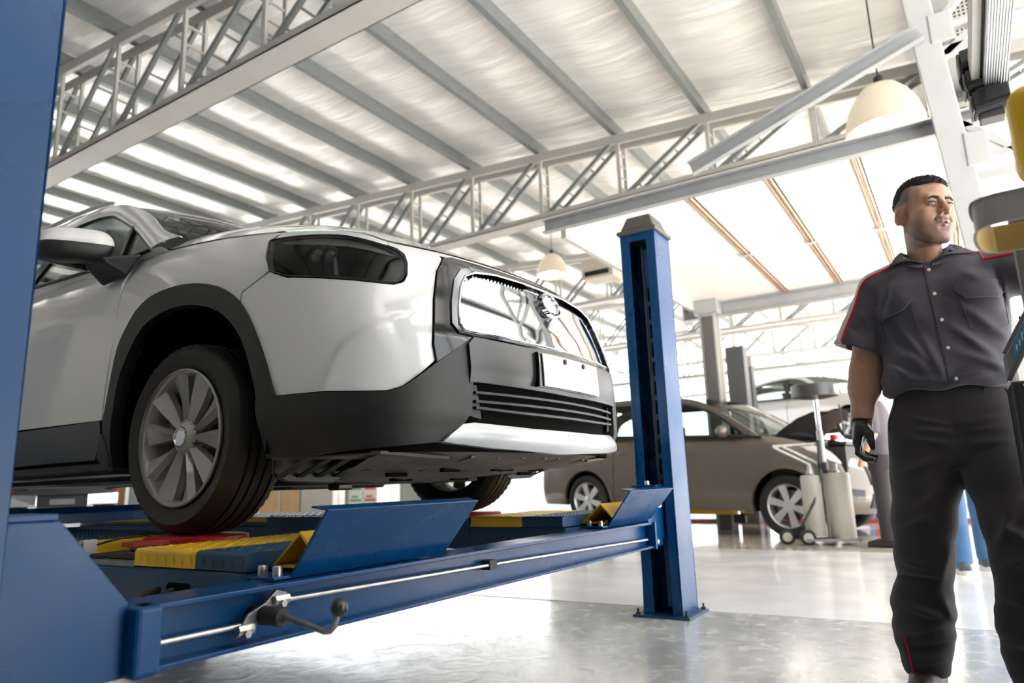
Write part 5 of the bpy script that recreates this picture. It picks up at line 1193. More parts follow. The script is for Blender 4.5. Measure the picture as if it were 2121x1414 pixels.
        if wheels:
            for a in axles:
                simple_wheel(root, sg*(pl[-6][0]-.12), a, R, sg, R, .22, nsp)
                obj('arch_liner', MB().grid(lambda u, v: (sg*(.5+(pl[-6][0]-.53)*v), a+(arch+.01)*math.cos(math.pi*u), hub+(arch+.01)*math.sin(math.pi*u)), 20, 1).add([(sg*.5, a+(arch+.02)*math.cos(math.pi*i/16), hub+(arch+.02)*math.sin(math.pi*i/16)) for i in range(17)], [tuple(range(17))]), VOID, smooth=50, **k)
    up_ = curve(RO, 3); 
    def loft_(pts, cz, cy):
        vs = []
        for y, z in pts:
            x = -(-xb+(z-WB[0][1])*lean)-.015
            for i in range(13): u = -1+i/6; vs.append((u*x, y-cy*(1-u*u), z-.003+cz*(1-u*u)))
        return MB().add(vs, [(i*13+j, i*13+j+1, (i+1)*13+j+1, (i+1)*13+j) for i in range(len(pts)-1) for j in range(12)])
    ym = max(RO, key=lambda p: p[1])[0]; yf_ = RO[0][0]+(ym-RO[0][0])*.62
    obj('windscreen', loft_([p for p in up_ if p[0] <= yf_+.06], .01, .14), GLASSC, smooth=50, **k)
    yr_ = ym+(RO[-1][0]-ym)*.66
    obj('roof_panel', loft_([p for p in up_ if yf_-.03 <= p[0] <= yr_+.03], roofc, 0), paint, smooth=50, **k)
    obj('rear_screen', loft_([p for p in up_ if p[0] >= yr_-.03], .01, -.08), GLASSC, smooth=50, **k)
    yh = RO[0][0]
    def hd(t, r):
        x, y, z = S(t, 1.0); a = abs(t); return (x*(1-r), y+((max(y, pl[0][1]+.16)+.05)-y)*r, z+.05*(1-(1-r)**3))
    TH_ = S.t_at(yh+.12)
    hood = obj('hood', MB().grid(lambda u, v: hd(-TH_+2*TH_*u, v*.999), 60, 12), paint, smooth=50, **k)
    obj('floor_pan', MB().box((-xb+.08, pl[0][1]+.2, z0), (xb-.08, pl[-1][1]-.2, z0+.04)), VOID, **k)
    for sx_ in (-1, 1):
        st = obj('seat', MB().hexa([(sx_*.36-.22, .35, .5), (sx_*.36+.22, .35, .5), (sx_*.36+.22, .5, .5), (sx_*.36-.22, .5, .5), (sx_*.36-.2, .62, 1.15), (sx_*.36+.2, .62, 1.15), (sx_*.36+.2, .72, 1.15), (sx_*.36-.2, .72, 1.15)]).box((sx_*.36-.22, -.1, .42), (sx_*.36+.22, .45, .55)), MATS['dark seat cloth'], bevel=.03, **k)
        obj('head_rest', MB().box((sx_*.36-.11, .62, 1.18), (sx_*.36+.11, .72, 1.36)), MATS['dark seat cloth'], st, local=True, bevel=.03)
    return S, hood
BRON = mat('bronze grey metallic paint', (.15, .128, .105), .30, metal=.4, coat=.8, var=.03)
suv = thing('car', 'bronze grey car with raised hood and silver wheels on a yellow-armed lift', 'car', (9.463*1.1, 2.94*1.1, .75+(.112-.75)*1.1), rot=(math.radians(1.6), 0, math.radians(-13.1)))
suv.scale = (1.1, 1.1, 1.1)
SPL = [(0, -2.27), (.3, -2.25), (.6, -2.17), (.76, -2.02), (.84, -1.84), (.875, -1.5), (.875, 0), (.875, 1.4), (.86, 2.0), (.78, 2.35), (.4, 2.46), (0, 2.48)]
SS, shood = simple_car(suv, BRON, SPL, [-2.27, -2.0, -1.6, -1.2, 0, 1.4, 2.48], [.82, .93, 1.05, 1.12, 1.13, 1.17, 1.19], (-1.432, 1.432), .345,
    [(-1.15, 1.12), (-.95, 1.25), (-.45, 1.54), (-.1, 1.65), (.4, 1.69), (1.1, 1.70), (1.75, 1.67), (2.15, 1.54), (2.42, 1.17)],
    [(-.95, 1.16), (-.55, 1.41), (-.2, 1.54), (.2, 1.595), (1.0, 1.605), (1.65, 1.58), (2.0, 1.47), (2.15, 1.27)], [(2.15, 1.23), (1.2, 1.20), (.2, 1.165), (-.95, 1.135)], .80, .30, arch=.415, bars=(.02, .95), nsp=6)
sk = {'parent': suv, 'local': True}
bpy.data.objects.remove(shood, do_unlink=True)
hc_ = Vector((0, -1.22, 1.10)); an = math.radians(33); L = .66
def hp(x, d, o): return (x, hc_.y-d*math.cos(an)+o*math.sin(an), hc_.z+d*math.sin(an)+o*math.cos(an))
vs = []
for d, w_, o in ((0, .64, 0), (.2, .65, .02), (.42, .63, .02), (.58, .54, .0), (L, .38, -.05)):
    for i in range(9): u = -1+i/4; vs.append(hp(u*w_, d-.06*u*u, o+.03*(1-u*u)))
hf_ = [(i*9+j, i*9+j+1, (i+1)*9+j+1, (i+1)*9+j) for i in range(4) for j in range(8)]
ho = obj('hood', MB().add(vs, hf_), BRON, smooth=40, **sk)
obj('hood_liner', MB().add([(x, y+.02, z-.025) for x, y, z in vs], [f[::-1] for f in hf_]), BLK, ho, local=True, smooth=40)
obj('hood_prop', MB().tube([(-.55, -2.0, .95), (-.52, -1.95, 1.45)], .008, 6), BLK, **sk)
obj('engine_bay', MB().box((-.72, -2.05, .5), (.72, -1.2, .98)), DIRT, **sk); obj('engine_cover', MB().box((-.3, -1.9, .98), (.35, -1.35, 1.05)), BLK, bevel=.03, **sk)
obj('air_box', MB().box((-.62, -1.75, .98), (-.38, -1.4, 1.06)), BLK, bevel=.02, **sk); obj('filler_cap', MB().lathe([(0, 1.12), (.045, 1.12), (.045, 1.06), (0, 1.06)], 16, c=(-.48, -1.85, 0)), RED, smooth=40, **sk)
for sg in (1, -1):
    f = lambda t, v, o: SS(t*sg, v, o)
    h = obj('headlight', panel(f, [(.58, .78), (.95, .82), (1.28, .93), (1.25, .99), (.9, .97), (.58, .94)], dt=.06, dv=.05, off=.006, thick=.03), mat('clear lamp', (.55, .55, .55), .12, metal=.5, coat=1, var=.15), smooth=40, **sk)
    obj('tail_light', panel(f, [(SS.T-.95, .62), (SS.T-.55, .62), (SS.T-.55, .92), (SS.T-.80, .95)], dt=.06, dv=.05, off=.006, thick=.02), mat('tail lamp red', (.35, .01, .012), .15, coat=1), smooth=40, **sk)
    obj('fog_lamp', panel(f, [(.62, .24), (.80, .24), (.80, .42), (.62, .42)], dt=.05, dv=.05, off=.008, thick=.02), BLKG, smooth=40, **sk)
obj('front_grille', panel(SS, [(-.5, .52), (.5, .52), (.52, .86), (-.52, .86)], dt=.08, dv=.06, off=.012, thick=.03), BLK, smooth=40, **sk)
obj('air_intake', panel(SS, [(-.55, .10), (.55, .10), (.5, .36), (-.5, .36)], dt=.08, dv=.06, off=.010, thick=.03), BLK, smooth=40, **sk)
for k in range(3): obj('tow_hook', MB().tube([(.25+.12*k, -2.25, .45+.13*k), (.3+.12*k, -2.38, .43+.13*k), (.36+.12*k, -2.3, .50+.13*k)], .018, 8), BLK, smooth=60, **sk)
obj('licence_plate', MB().box((-.26, 2.49, .52), (.26, 2.50, .64)), PLT, **sk)
# two-post lift carrying it
l2 = thing('two_post_lift', 'two-post lift with yellow arms holding the bronze grey car', 'lift', (10.6, 2.6, 0))
obj('column', MB().box((11.75, 2.9, 0), (12.0, 3.2, 2.9)), mat('dark grey lift paint', (.10, .10, .105), .45), l2, bevel=.01)
for (a, b, w) in (((11.5, 3.2, .31), (10.1, 3.9, .31), .12), ((11.5, 3.1, .31), (10.0, 2.6, .31), .12), ((10.1, 4.2, .31), (9.80, 2.72, .31), .12)):
    ar = obj('lift_arm', MB().bar(a, b, w, .11), YEL, l2, bevel=.004); obj('arm_pad', MB().lathe([(0, .47), (.06, .47), (.06, .44), (.03, .43), (.03, .40), (0, .40)], 16, c=(b[0], b[1], -.06)), BLK, ar, smooth=40)
obj('arm_brace', MB().bar((10.0, 3.7, .46), (9.86, 3.0, .36), .03, .03), YEL, l2)
obj('arm_foot', MB().box((9.86, 2.62, .14), (9.96, 2.78, .25)), BLK, l2, bevel=.01)
# white car high on a lift in the background
wc = thing('car', 'white hatchback raised high on a lift in the bright background', 'car', (15.9, 2.3, 1.35), rot=(0, 0, math.radians(-35)))
simple_car(wc, WHITE, [(0, -1.95), (.3, -1.93), (.6, -1.85), (.75, -1.68), (.82, -1.4), (.84, -1.0), (.84, 0), (.84, 1.2), (.83, 1.6), (.75, 1.9), (.4, 1.98), (0, 2.0)], [-1.95, -1.5, -1, 0, 1.2, 2.0], [.68, .84, .92, .94, .97, .98], (-1.22, 1.28), .31,
    [(-.85, .93), (-.6, 1.08), (-.15, 1.34), (.2, 1.43), (.7, 1.46), (1.2, 1.43), (1.6, 1.33), (1.92, .98)], [(-.62, .98), (-.25, 1.2), (.1, 1.34), (.5, 1.38), (1.1, 1.36), (1.45, 1.27), (1.62, 1.06)], [(1.62, 1.02), (.5, .98), (-.62, .95)], .76, .28, arch=.37, bars=(.3,), nsp=5)
l3 = thing('two_post_lift', 'dark two-post lift holding the white hatchback up in the background', 'lift', (14.5, 3., 0))
for (x, y) in ((14.0, 3.45), (16.6, 1.05)):
    c_ = obj('column', MB().box((x-.12, y-.15, 0), (x+.12, y+.15, 2.85)), MATS['dark grey lift paint'], l3, bevel=.01); obj('column_cap', MB().box((x-.14, y-.17, 2.85), (x+.14, y+.17, 3.05)), mat('beige cap', (.40, .35, .29), .5), c_, bevel=.02)
obj('cross_beam', MB().bar((14.0, 3.45, 1.25), (16.6, 1.05, 1.25), .16, .12), mat('lift red', (.50, .02, .02), .4), l3, bevel=.01)
for a in ((15.2, 3.2), (15.9, 1.6)): obj('lift_arm', MB().bar((14.1, 3.35, 1.30), (*a, 1.32), .1, .09), MATS['lift red'], l3, bevel=.005)
# steel canopy with a white sheet roof and copper joint strips
can = thing('canopy', 'flat white sheet canopy on grey steel beams with copper coloured joint strips', 'canopy', (8.2, 0, 3.1))
CB = mat('grey primed steel', (.40, .41, .42), .38, metal=.3, coat=.2, var=.05)
def cchan(x, ya, yb, z0, z1, s):
    return MB().box((x, ya, z0), (x+s*.008, yb, z1)).box((x, ya, z1-.010), (x-s*.065, yb, z1)).box((x, ya, z0), (x-s*.065, yb, z0+.010))
obj('front_beam', cchan(6.0, -4, 3.36, 3.27, 3.405, 1), CB, can); obj('back_beam', MB().box((10.36, -4, 3.13), (10.44, 3.4, 3.33)).box((10.30, -4, 3.13), (10.36, 3.4, 3.145)).box((10.30, -4, 3.315), (10.36, 3.4, 3.33)), CB, can)
ys = [3.15, 1.88, 1.16, .46, -.24, -.94, -1.64, -2.34, -3.04, -3.9]
SOF = mat('white soffit sheet', (.88, .865, .84), .45, var=.015, scale=1.2)
COP = mat('copper joint strip', (.46, .27, .17), .4, metal=.35, var=.12)
for a, b in zip(ys, ys[1:]): obj('roof_sheet', MB().box((6.06, b+.006, 3.345), (10.36, a-.006, 3.38)), SOF, can)
for y in ys[1:-1]:
    st = obj('joint_strip', MB().tube([(6.08, y-.022, 3.328), (10.34, y-.022, 3.328)], .014, 8).tube([(6.08, y+.018, 3.330), (10.34, y+.018, 3.330)], .010, 8), COP, can, smooth=60)
    for x in (8.2,): obj('strip_clamp', MB().box((x-.03, y-.075, 3.310), (x+.03, y+.07, 3.318)), WSTEEL, st)
    obj('strip_shadow_line', MB().box((6.07, y-.048, 3.338), (10.35, y-.036, 3.3455)), BLK, st)  # black strip puts a shadow line beside the joint strip
obj('edge_beam', MB().box((6.05, 3.14, 3.20), (10.4, 3.20, 3.40)), WSTEEL, can)
cc = obj('column', MB().box((10.12, 2.86, 0), (10.135, 3.10, 3.14)).box((10.36, 2.86, 0), (10.375, 3.10, 3.14)).box((10.135, 2.965, 0), (10.36, 2.985, 3.14)), WSTEEL, can)
obj('column_cover', MB().box((10.10, 2.89, .02), (10.118, 3.05, 3.10)), mat('dark grey cover', (.12, .115, .11), .5), cc)
obj('column_head', MB().box((10.05, 2.80, 3.14), (10.42, 3.16, 3.34)), CB, cc, bevel=.005)
jb2 = obj('junction_box', MB().box((9.9, 2.84, 3.42), (10.15, 3.12, 3.62)), WSTEEL, can, bevel=.01); obj('box_slot', MB().box((9.894, 2.92, 3.44), (9.90, 3.05, 3.48)), BLK, jb2)
obj('cable_loop', MB().tube([(9.95, 3.15, 3.5), (9.9, 3.3, 3.55), (9.92, 3.36, 3.42), (10.0, 3.3, 3.33)], .015, 6), STEEL, can, smooth=60)
# leaning portal leg with rungs and a sloping channel
pf = thing('portal_frame', 'tall leaning white steel portal leg with rungs and a sloping channel behind the man', 'frame', (6*.967, -.4*.967, .75-.75*.967))
pf.scale = (.967,)*3; PORG = Vector((6, -.4, 0))
PW = mat('glossy white steel', (.44, .44, .435), .25, coat=.4, var=.03)
SH = Matrix.Translation(-PORG)
obj('leg', MB().bar((6.06, -.457, -.026), (6.06, -.115, 4.9), .10, .19, (0, 1, 0)).xf(SH), PW, pf, local=True, bevel=.01, seg=3)
obj('leg', MB().bar((6.06, -1.652, -.026), (6.06, -1.30, 4.9), .10, .16, (0, 1, 0)).xf(SH), PW, pf, local=True, bevel=.01, seg=3)
a, b = Vector((5.99, 1.78, 3.535)), Vector((5.99, -.14, 4.16)); d = (b-a).normalized(); u = Vector((0, -d.z, d.y))
if u.z < 0: u = -u
m = MB().bar(a, b, .008, .135, u)
for s in (1, -1): m.bar(a+u*.062*s+Vector((-.03, 0, 0)), b+u*.062*s+Vector((-.03, 0, 0)), .065, .010, u)
obj('sloping_channel', m.xf(SH), CB, pf, local=True)
for z, h in ((4.15, .055), (3.93, .085), (3.30, .06), (3.02, .055), (2.86, .07)): obj('rung', MB().box((6.02, -1.45, z), (6.09, -.2, z+h)).xf(SH), PW, pf, local=True, bevel=.004)
for (ya, za, yb, zb) in ((-.22, 3.9, -1.3, 4.7), (-.3, 3.35, -.95, 2.72), (-1.35, 3.9, -.8, 3.2), (-.2, 4.15, -.75, 4.75)): obj('brace', MB().bar((6.05, ya, za), (6.05, yb, zb), .05, .06, (1, 0, 0)).xf(SH), PW, pf, local=True)
obj('gusset', MB().box((6.0, -.36, 4.05), (6.10, -.20, 4.30)).xf(SH), PW, pf, local=True, bevel=.01)
obj('gusset', MB().box((6.0, -.45, 2.98), (6.10, -.30, 3.25)).xf(SH), PW, pf, local=True, bevel=.01)
# perforated cable tray, duct and gutter under the roof behind the portal
du = thing('air_duct', 'dull galvanised duct under the roof at the top right', 'duct', (9, -.6, 6)); 
obj('duct_body', MB().box((7, -1.0, 5.45), (30, -.28, 5.95)), GSTEEL, du, bevel=.01)
for x in range(8, 30, 2): obj('duct_flange', MB().box((x, -1.03, 5.42), (x+.05, -.25, 5.98)), GSTEEL, du)
tr_ = thing('cable_tray', 'pale perforated cable tray hanging behind the leaning white leg', 'cable tray', (7.6, -.55, 3.4))
obj('tray', MB().box((7.6, -.66, 3.42), (7.62, -.46, 5.44)), mat('cream enamel', (.62, .60, .54), .5), tr_)
m = MB(); z = 3.45
while z < 5.4:
    for i in range(5): m.box((7.597, -.645+i*.038, z), (7.599, -.625+i*.038, z+.02))
    z += .04
obj('perforation', m, VOID, tr_, kind='stuff')
# lamps
SHADE = mat('opal lamp shade', (.60, .50, .36), .35, var=.03, emit=(1, .90, .72), estr=.22); BULB = mat('bright bulb', (1, 1, 1), .4, emit=(1, .97, .9), estr=8)
def pendant(x, y, z, R, label, ztop):
    t = thing('pendant_lamp', label, 'lamp', (x, y, z), 'dome pendant lamps')
    obj('shade', MB().lathe([(R*.99, 0), (R, .03*R), (R*.98, .25*R), (R*.88, .65*R), (R*.70, 1.0*R), (R*.46, 1.28*R), (R*.2, 1.42*R), (0, 1.45*R), (0, 1.42*R), (R*.19, 1.39*R), (R*.44, 1.25*R), (R*.68, .98*R), (R*.86, .63*R), (R*.965, .24*R), (R*.985, 0)], 40, c=(x, y, z)), SHADE, t, smooth=60)
    obj('bulb', MB().sphere((x, y, z+.45*R), (.32*R, .32*R, .42*R), 20, 12), BULB, t, smooth=60)
    obj('socket', MB().lathe([(.11*R, 1.40*R), (.13*R, 1.62*R), (.06*R, 1.7*R), (0, 1.7*R)], 16, c=(x, y, z)), BLK, t, smooth=50)
    obj('cord', MB().tube([(x, y, z+1.65*R), (x, y, ztop)], .008, 6), BLK, t)
pendant(7.35, .24, 4.02, .36, 'large glowing dome pendant lamp beside the leaning white leg', 6.4)
pendant(13.46, 7.39, 5.38, .36, 'beige dome pendant lamp far off, above the grille of the white car', 6.9)
pendant(13.1, 4.48, 4.6, .34, 'small dome pendant lamp just right of the blue post, far off', 6.6)
uh = thing('unit_heater', 'beige box heater under the far roof, left of the blue post', 'heater', (13.2, 6.0, 5.0))
obj('housing', MB().box((12.9, 5.65, 4.95), (13.5, 6.4, 5.4)), mat('beige enamel', (.60, .55, .47), .5), uh, bevel=.03); obj('louvre', MB().box((12.88, 5.75, 5.0), (12.9, 6.3, 5.1)), BLK, uh); obj('bracket', MB().box((13.15, 5.95, 5.4), (13.25, 6.05, 6.61)), STEEL, uh)
# oil drain cart
oc = thing('oil_drain_cart', 'oil drain cart with two scuffed white tanks and a raised dark bowl', 'cart', (8.42, 1.36, 0))
TANK = mat('scuffed white tank', (.42, .40, .35), .45, var=.22, scale=3, stretch=(1, 1, .3))
def at2(x, y): return Vector((x, y, 0))
e1 = Vector((.37, -.93, 0))      # right in the picture, roughly
def cyl(c, r, z0, z1): return MB().lathe([(0, z0), (r*.9, z0), (r, z0+.02), (r, z1-.03), (r*.92, z1), (0, z1+.01)], 28, c=(c.x, c.y, 0))
o0 = Vector((8.42, 1.36, 0))
t1 = obj('tank', cyl(o0-e1*.13, .105, .10, .74), TANK, oc, smooth=40); t2 = obj('tank', cyl(o0+e1*.14, .135, .05, .76), TANK, oc, smooth=40)
for tk, c in ((t1, o0-e1*.13), (t2, o0+e1*.14)): obj('valve', MB().lathe([(0, .86), (.02, .86), (.02, .80), (.035, .79), (.035, .755), (0, .755)], 14, c=(c.x, c.y, 0)), BOLT, tk, smooth=40)
bs = obj('base_frame', MB().bar(o0-e1*.25+Vector((0, 0, .06)), o0+e1*.28+Vector((0, 0, .06)), .26, .025), STEEL, oc)
for s, k in ((-1, .30), (1, .16)):
    w = o0-e1*k+Vector((-.10 if s > 0 else .02, .04 if s > 0 else .14, .085)); Mw = Matrix.Translation(w) @ Matrix.Rotation(math.radians(20), 4, 'Z')
    wh = obj('caster', MB().lathe([(.03, -.02), (.06, -.024), (.083, -.018), (.085, 0), (.083, .018), (.06, .024), (.03, .02)], 28, 'X').xf(Mw), RUB, oc, smooth=40); obj('caster_hub', MB().lathe([(0, -.028), (.03, -.026), (.055, -.022), (.055, .022), (.03, .026), (0, .028)], 20, 'X').xf(Mw), TANK, wh, smooth=40)
pc_ = o0+e1*.02
obj('mast', MB().tube([pc_+Vector((0, 0, .06)), pc_+Vector((0, 0, 1.22))], .034, 16), BOLT, oc, smooth=60)
obj('mast_tube', MB().tube([pc_+Vector((0, 0, 1.1)), pc_+Vector((0, 0, 1.58))], .026, 16), CHROME, oc, smooth=60)
bw = obj('bowl', MB().lathe([(.03, 1.57), (.16, 1.585), (.245, 1.60), (.25, 1.73), (.238, 1.735), (.23, 1.63), (.03, 1.61)], 36, c=(pc_.x, pc_.y, 0)), mat('dark bowl', (.07, .07, .075), .35, metal=.4), oc, smooth=40)
obj('bowl_sticker', MB().lathe([(.2515, 1.62), (.2515, 1.71)], 8, c=(pc_.x, pc_.y, 0), a0=math.radians(-120), a1=math.radians(-85)), TANK, bw)
hA = o0-e1*.02
for s in (0, .10): obj('push_handle', MB().tube([o0-e1*(.10-s)+Vector((0, 0, .74)), o0-e1*(.12-s)+Vector((0, 0, .86)), o0-e1*(.42-s)+Vector((0, .06, 1.06))], .016, 10), BOLT, oc, smooth=60)
obj('handle_grip', MB().tube([o0-e1*.43+Vector((0, .06, 1.07)), o0-e1*.30+Vector((0, .06, 1.075)), o0+e1*.02+Vector((0, .02, 1.085))], .017, 10), BOLT, oc, smooth=60)
obj('hose', MB().tube([pc_+Vector((-.04, .02, 1.12)), pc_+Vector((-.06, .03, .9)), pc_+Vector((-.07, .04, .7)), pc_-e1*.10+Vector((-.12, .02, .45)), pc_-e1*.26+Vector((-.1, .02, .2))], .014, 8), mat('dark green hose', (.012, .035, .025), .4), oc, smooth=60)
obj('gauge', MB().lathe([(0, -.03), (.055, -.03), (.06, -.02), (.06, .02), (0, .02)], 20, 'Y', c=(pc_.x-.05, pc_.y-.02, .82)), BLK, oc, smooth=40)
# helpers for people in the distance
def far_person(name_lbl, loc, rot, shirt_m, trou_m, shoe_m, hair_m, stride=.0, bag=None, turn=0, sleeves=.5, tilt=0):
    t = thing('person', name_lbl, 'person', loc, rot=(0, 0, rot))
    def bodyf(P):
        d = el(P, (0, -.02, 1.63), (.075, .095, .115)); d = smin(d, el(P, (0, -.105, 1.615), (.014, .02, .022)), .015); d = smin(d, rc(P, (0, .01, 1.55), (0, .02, 1.42), .055, .06), .02)
        for s in (-1, 1):
            d = np.minimum(d, el(P, (s*.078, 0, 1.62), (.012, .02, .032)))
            d = smin(d, chain(P, [(s*.19, .0, 1.40), (s*.245, .02, 1.13), (s*.23, -.10, .92), (s*.22, -.14, .83)], [.052, .042, .03, .034], .01), .03)
        return smin(d, sect(P, [.95, 1.1, 1.3, 1.42], [0]*4, [.01]*4, [.15, .15, .17, .12], [.09]*4), .02)
    V, F = sdf_mesh(bodyf, (-.32, -.25, .74), (.32, .17, 1.78), .013, 1); b = fast_obj('body', V, F, SKIN, t, vcol=np.tile(np.array([.50, .29, .20]), (len(V), 1)))
    V, F = sdf_mesh(lambda P: np.maximum(el(P, (0, -.005, 1.645), (.083, .103, .115)), np.maximum(1.62-P[:, 2]-.5*np.maximum(P[:, 1], 0)+.35*np.maximum(-P[:, 1], 0)+.02, -(P[:, 1]+.085))), (-.1, -.12, 1.5), (.1, .12, 1.8), .012, 0); fast_obj('hair', V, F, hair_m, b)
    def sh(P):
        d = sect(P, [.92, 1.0, 1.2, 1.36, 1.44, 1.49], [0]*6, [.01]*6, [.185, .185, .19, .205, .15, .07], [.125, .125, .125, .12, .09, .07])
        for s in (-1, 1): d = smin(d, np.maximum(rc(P, (s*.18, 0, 1.39), (s*.245, .02, 1.39-.27*sleeves/.5), .072, .066), 0-(P[:, 2]-(1.39-.25*sleeves/.5))), .02)
        return ridge(P, d, [(-.1, 1.0, .1, 1.2, .03, .01, 1), (.15, 1.0, -.05, 1.1, .03, .01, 1), (-.15, 1.3, 0, 1.2, .03, .008, 1)])
    V, F = sdf_mesh(sh, (-.36, -.2, .88), (.36, .22, 1.54), .014, 1); fast_obj('shirt', V, F, shirt_m, t)
    def tr(P):
        d = sect(P, [.78, .9, .98], [0]*3, [.01]*3, [.19, .19, .175], [.125, .125, .115])
        for s in (-1, 1): d = smin(d, chain(P, [(s*.09, .0, .85), (s*.095, s*stride*.5, .47), (s*.10, s*stride, .10)], [.095, .075, .068], .02), .03)
        return np.maximum(d, .07-P[:, 2])
    V, F = sdf_mesh(tr, (-.24, -.16-abs(stride), .05), (.24, .18+abs(stride), 1.0), .014, 1); fast_obj('trousers', V, F, trou_m, t)
    for s in (-1, 1):
        V, F = sdf_mesh(lambda P: np.maximum(chain(P, [(s*.10, s*stride+.05, .05), (s*.10, s*stride-.08, .045), (s*.10, s*stride-.17, .035)], [.045, .045, .034], .02), .025-P[:, 2]), (s*.1-.07, s*stride-.24, 0), (s*.1+.07, s*stride+.13, .13), .011, 1)
        so = fast_obj('shoe', V, F, shoe_m[0], t); obj('sole', MB().prism([(s*.10+.047*math.cos(a), s*stride-.05+.155*math.sin(a)) for a in np.linspace(0, 2*math.pi, 25)[:-1]], 0, .035, 'Z'), shoe_m[1], so, local=True)
    return t
far_person('blurred mechanic in grey shirt standing behind the gloved hand of the man', (8.28, .76, 0), math.radians(172), mat('mechanic shirt', (.085, .075, .095), .85), TROU, (BOOT, BLK), HAIR)
DEN = cloth('blue denim', (.075, .17, .33), var=.2); SNK = mat('grey mesh sneaker', (.10, .115, .13), .7, var=.3, scale=40)
far_person('person in blue jeans and white-soled sneakers, seen between the legs of the man', (6.42, .05, 0), math.radians(100), mat('navy shirt', (.03, .04, .07), .85), DEN, (SNK, mat('white sole', (.75, .75, .73), .5)), HAIR, stride=.13)
# things in the bright background beyond
rt_ = thing('tool_trolley', 'red tool trolley in the far background behind the gloved hand', 'trolley', (13.7, 1.2, 0))
obj('cabinet', MB().box((13.4, .95, .15), (13.9, 1.45, 1.1)), mat('trolley red', (.62, .02, .03), .4), rt_, bevel=.02)
for k in range(4): obj('drawer', MB().box((13.385, .98, .2+k*.22), (13.40, 1.42, .38+k*.22)), MATS['trolley red'], rt_, bevel=.004)
for y in (1.0, 1.4): obj('caster', MB().lathe([(0, -.02), (.07, -.02), (.07, .02), (0, .02)], 16, 'Y', c=(13.6, y, .07)), BLK, rt_)
obj('steel_top', MB().box((13.38, .93, 1.1), (13.92, 1.47, 1.13)), STEEL, rt_)
wb = thing('work_bench', 'white workbench with red trim and blue bins in the far background', 'bench', (19, 1.8, 0))
obj('bench_top', MB().box((19.5, -.2, .95), (20.3, 4.4, 1.02)), WHITEP, wb); obj('trim_strip', MB().box((19.48, -.2, .93), (19.5, 4.4, .965)), MATS['lift red'], wb); obj('cabinet_front', MB().box((19.6, -.2, 0), (20.2, 4.4, .95)), WHITEP, wb)
for k in range(5): bn = obj('parts_bin', MB().box((19.6, .3+k*.45, 1.02), (19.95, .6+k*.45, 1.40)), mat('blue bin', (.05, .22, .55), .5), wb, bevel=.01)
for k in range(3): tag(obj('oil_bottle', MB().lathe([(0, 1.02), (.07, 1.02), (.075, 1.22), (.03, 1.3), (.03, 1.35), (0, 1.35)], 14, c=(19.75, 2.8+k*.3, .002)), WHITEP, smooth=40), ('nearest', 'middle', 'farthest')[2-k]+' of three white oil bottles on the far workbench', 'bottle', 'oil bottles on the far workbench')
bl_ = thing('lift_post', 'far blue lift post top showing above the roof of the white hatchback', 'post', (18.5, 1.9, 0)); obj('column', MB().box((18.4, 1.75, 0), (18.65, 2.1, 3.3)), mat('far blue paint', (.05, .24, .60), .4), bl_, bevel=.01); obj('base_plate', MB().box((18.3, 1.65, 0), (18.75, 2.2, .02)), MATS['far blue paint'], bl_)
for k, x in enumerate((12.1, 12.45)): tag(obj('floor_rail', MB().box((x, -1.5, .004), (x+.08, 6.0, .05)), mat('rust red rail', (.30, .06, .05), .5)), ('nearer' if k == 0 else 'farther')+' of two rust red rails set along the beige floor', 'rail')
# left background under the car: pickup, cartons, cabinets
pk = thing('pickup_truck', 'dark grey pickup truck seen from behind below the white car', 'truck', (6.75, 14.4, 0), rot=(0, 0, math.radians(-24.9)))
pg = mat('pickup grey paint', (.05, .053, .058), .3, metal=.4, coat=.8); k_ = {'parent': pk, 'local': True}
obj('bed', MB().box((-.88, .12, .62), (.88, 2.0, 1.28)), pg, bevel=.05, seg=3, **k_); tg = obj('tailgate', MB().box((-.74, .08, .80), (.74, .14, 1.27)), pg, bevel=.02, **k_); obj('tailgate_handle', MB().box((-.15, .065, 1.08), (.15, .085, 1.16)), BLK, tg, local=True, bevel=.005)
for s in (-1, 1):
    tl = obj('tail_light', MB().box((s*.76, .08, .86), (s*.90, .22, 1.20)), MATS['tail lamp red'], bevel=.02, **k_); obj('clear_lens', MB().box((s*.77, .07, .98), (s*.885, .085, 1.06)), PLT, tl, local=True)
    obj('bumper', MB().hexa([(s*.40, .02, .62), (s*.92, .10, .62), (s*.92, .20, .62), (s*.40, .14, .62), (s*.40, .02, .82), (s*.92, .08, .84), (s*.92, .20, .84), (s*.40, .14, .82)]), CHROME, bevel=.015, **k_)
    for y in (.95, 4.1): simple_wheel(pk, s*.78, y, .38, s, .38, .24)
obj('bumper_centre', MB().box((-.40, .0, .58), (.40, .14, .80)), BLK, bevel=.01, **k_); obj('licence_plate', MB().box((-.2, -.008, .64), (.2, 0, .74)), mat('dim plate', (.25, .25, .25), .5), **k_)
obj('cab', MB().hexa([(-.88, 2.05, .6), (.88, 2.05, .6), (.88, 4.9, .6), (-.88, 4.9, .6), (-.88, 2.05, 1.15), (.88, 2.05, 1.15), (.88, 4.9, 1.05), (-.88, 4.9, 1.05)]).hexa([(-.85, 2.1, 1.15), (.85, 2.1, 1.15), (.85, 3.9, 1.12), (-.85, 3.9, 1.12), (-.66, 2.25, 1.75), (.66, 2.25, 1.75), (.66, 3.2, 1.75), (-.66, 3.2, 1.75)]), pg, bevel=.04, **k_)
obj('rear_window', MB().hexa([(-.66, 2.10, 1.24), (.66, 2.10, 1.24), (.66, 2.12, 1.24), (-.66, 2.12, 1.24), (-.58, 2.215, 1.68), (.58, 2.215, 1.68), (.58, 2.235, 1.68), (-.58, 2.235, 1.68)]), BLKG, **k_)
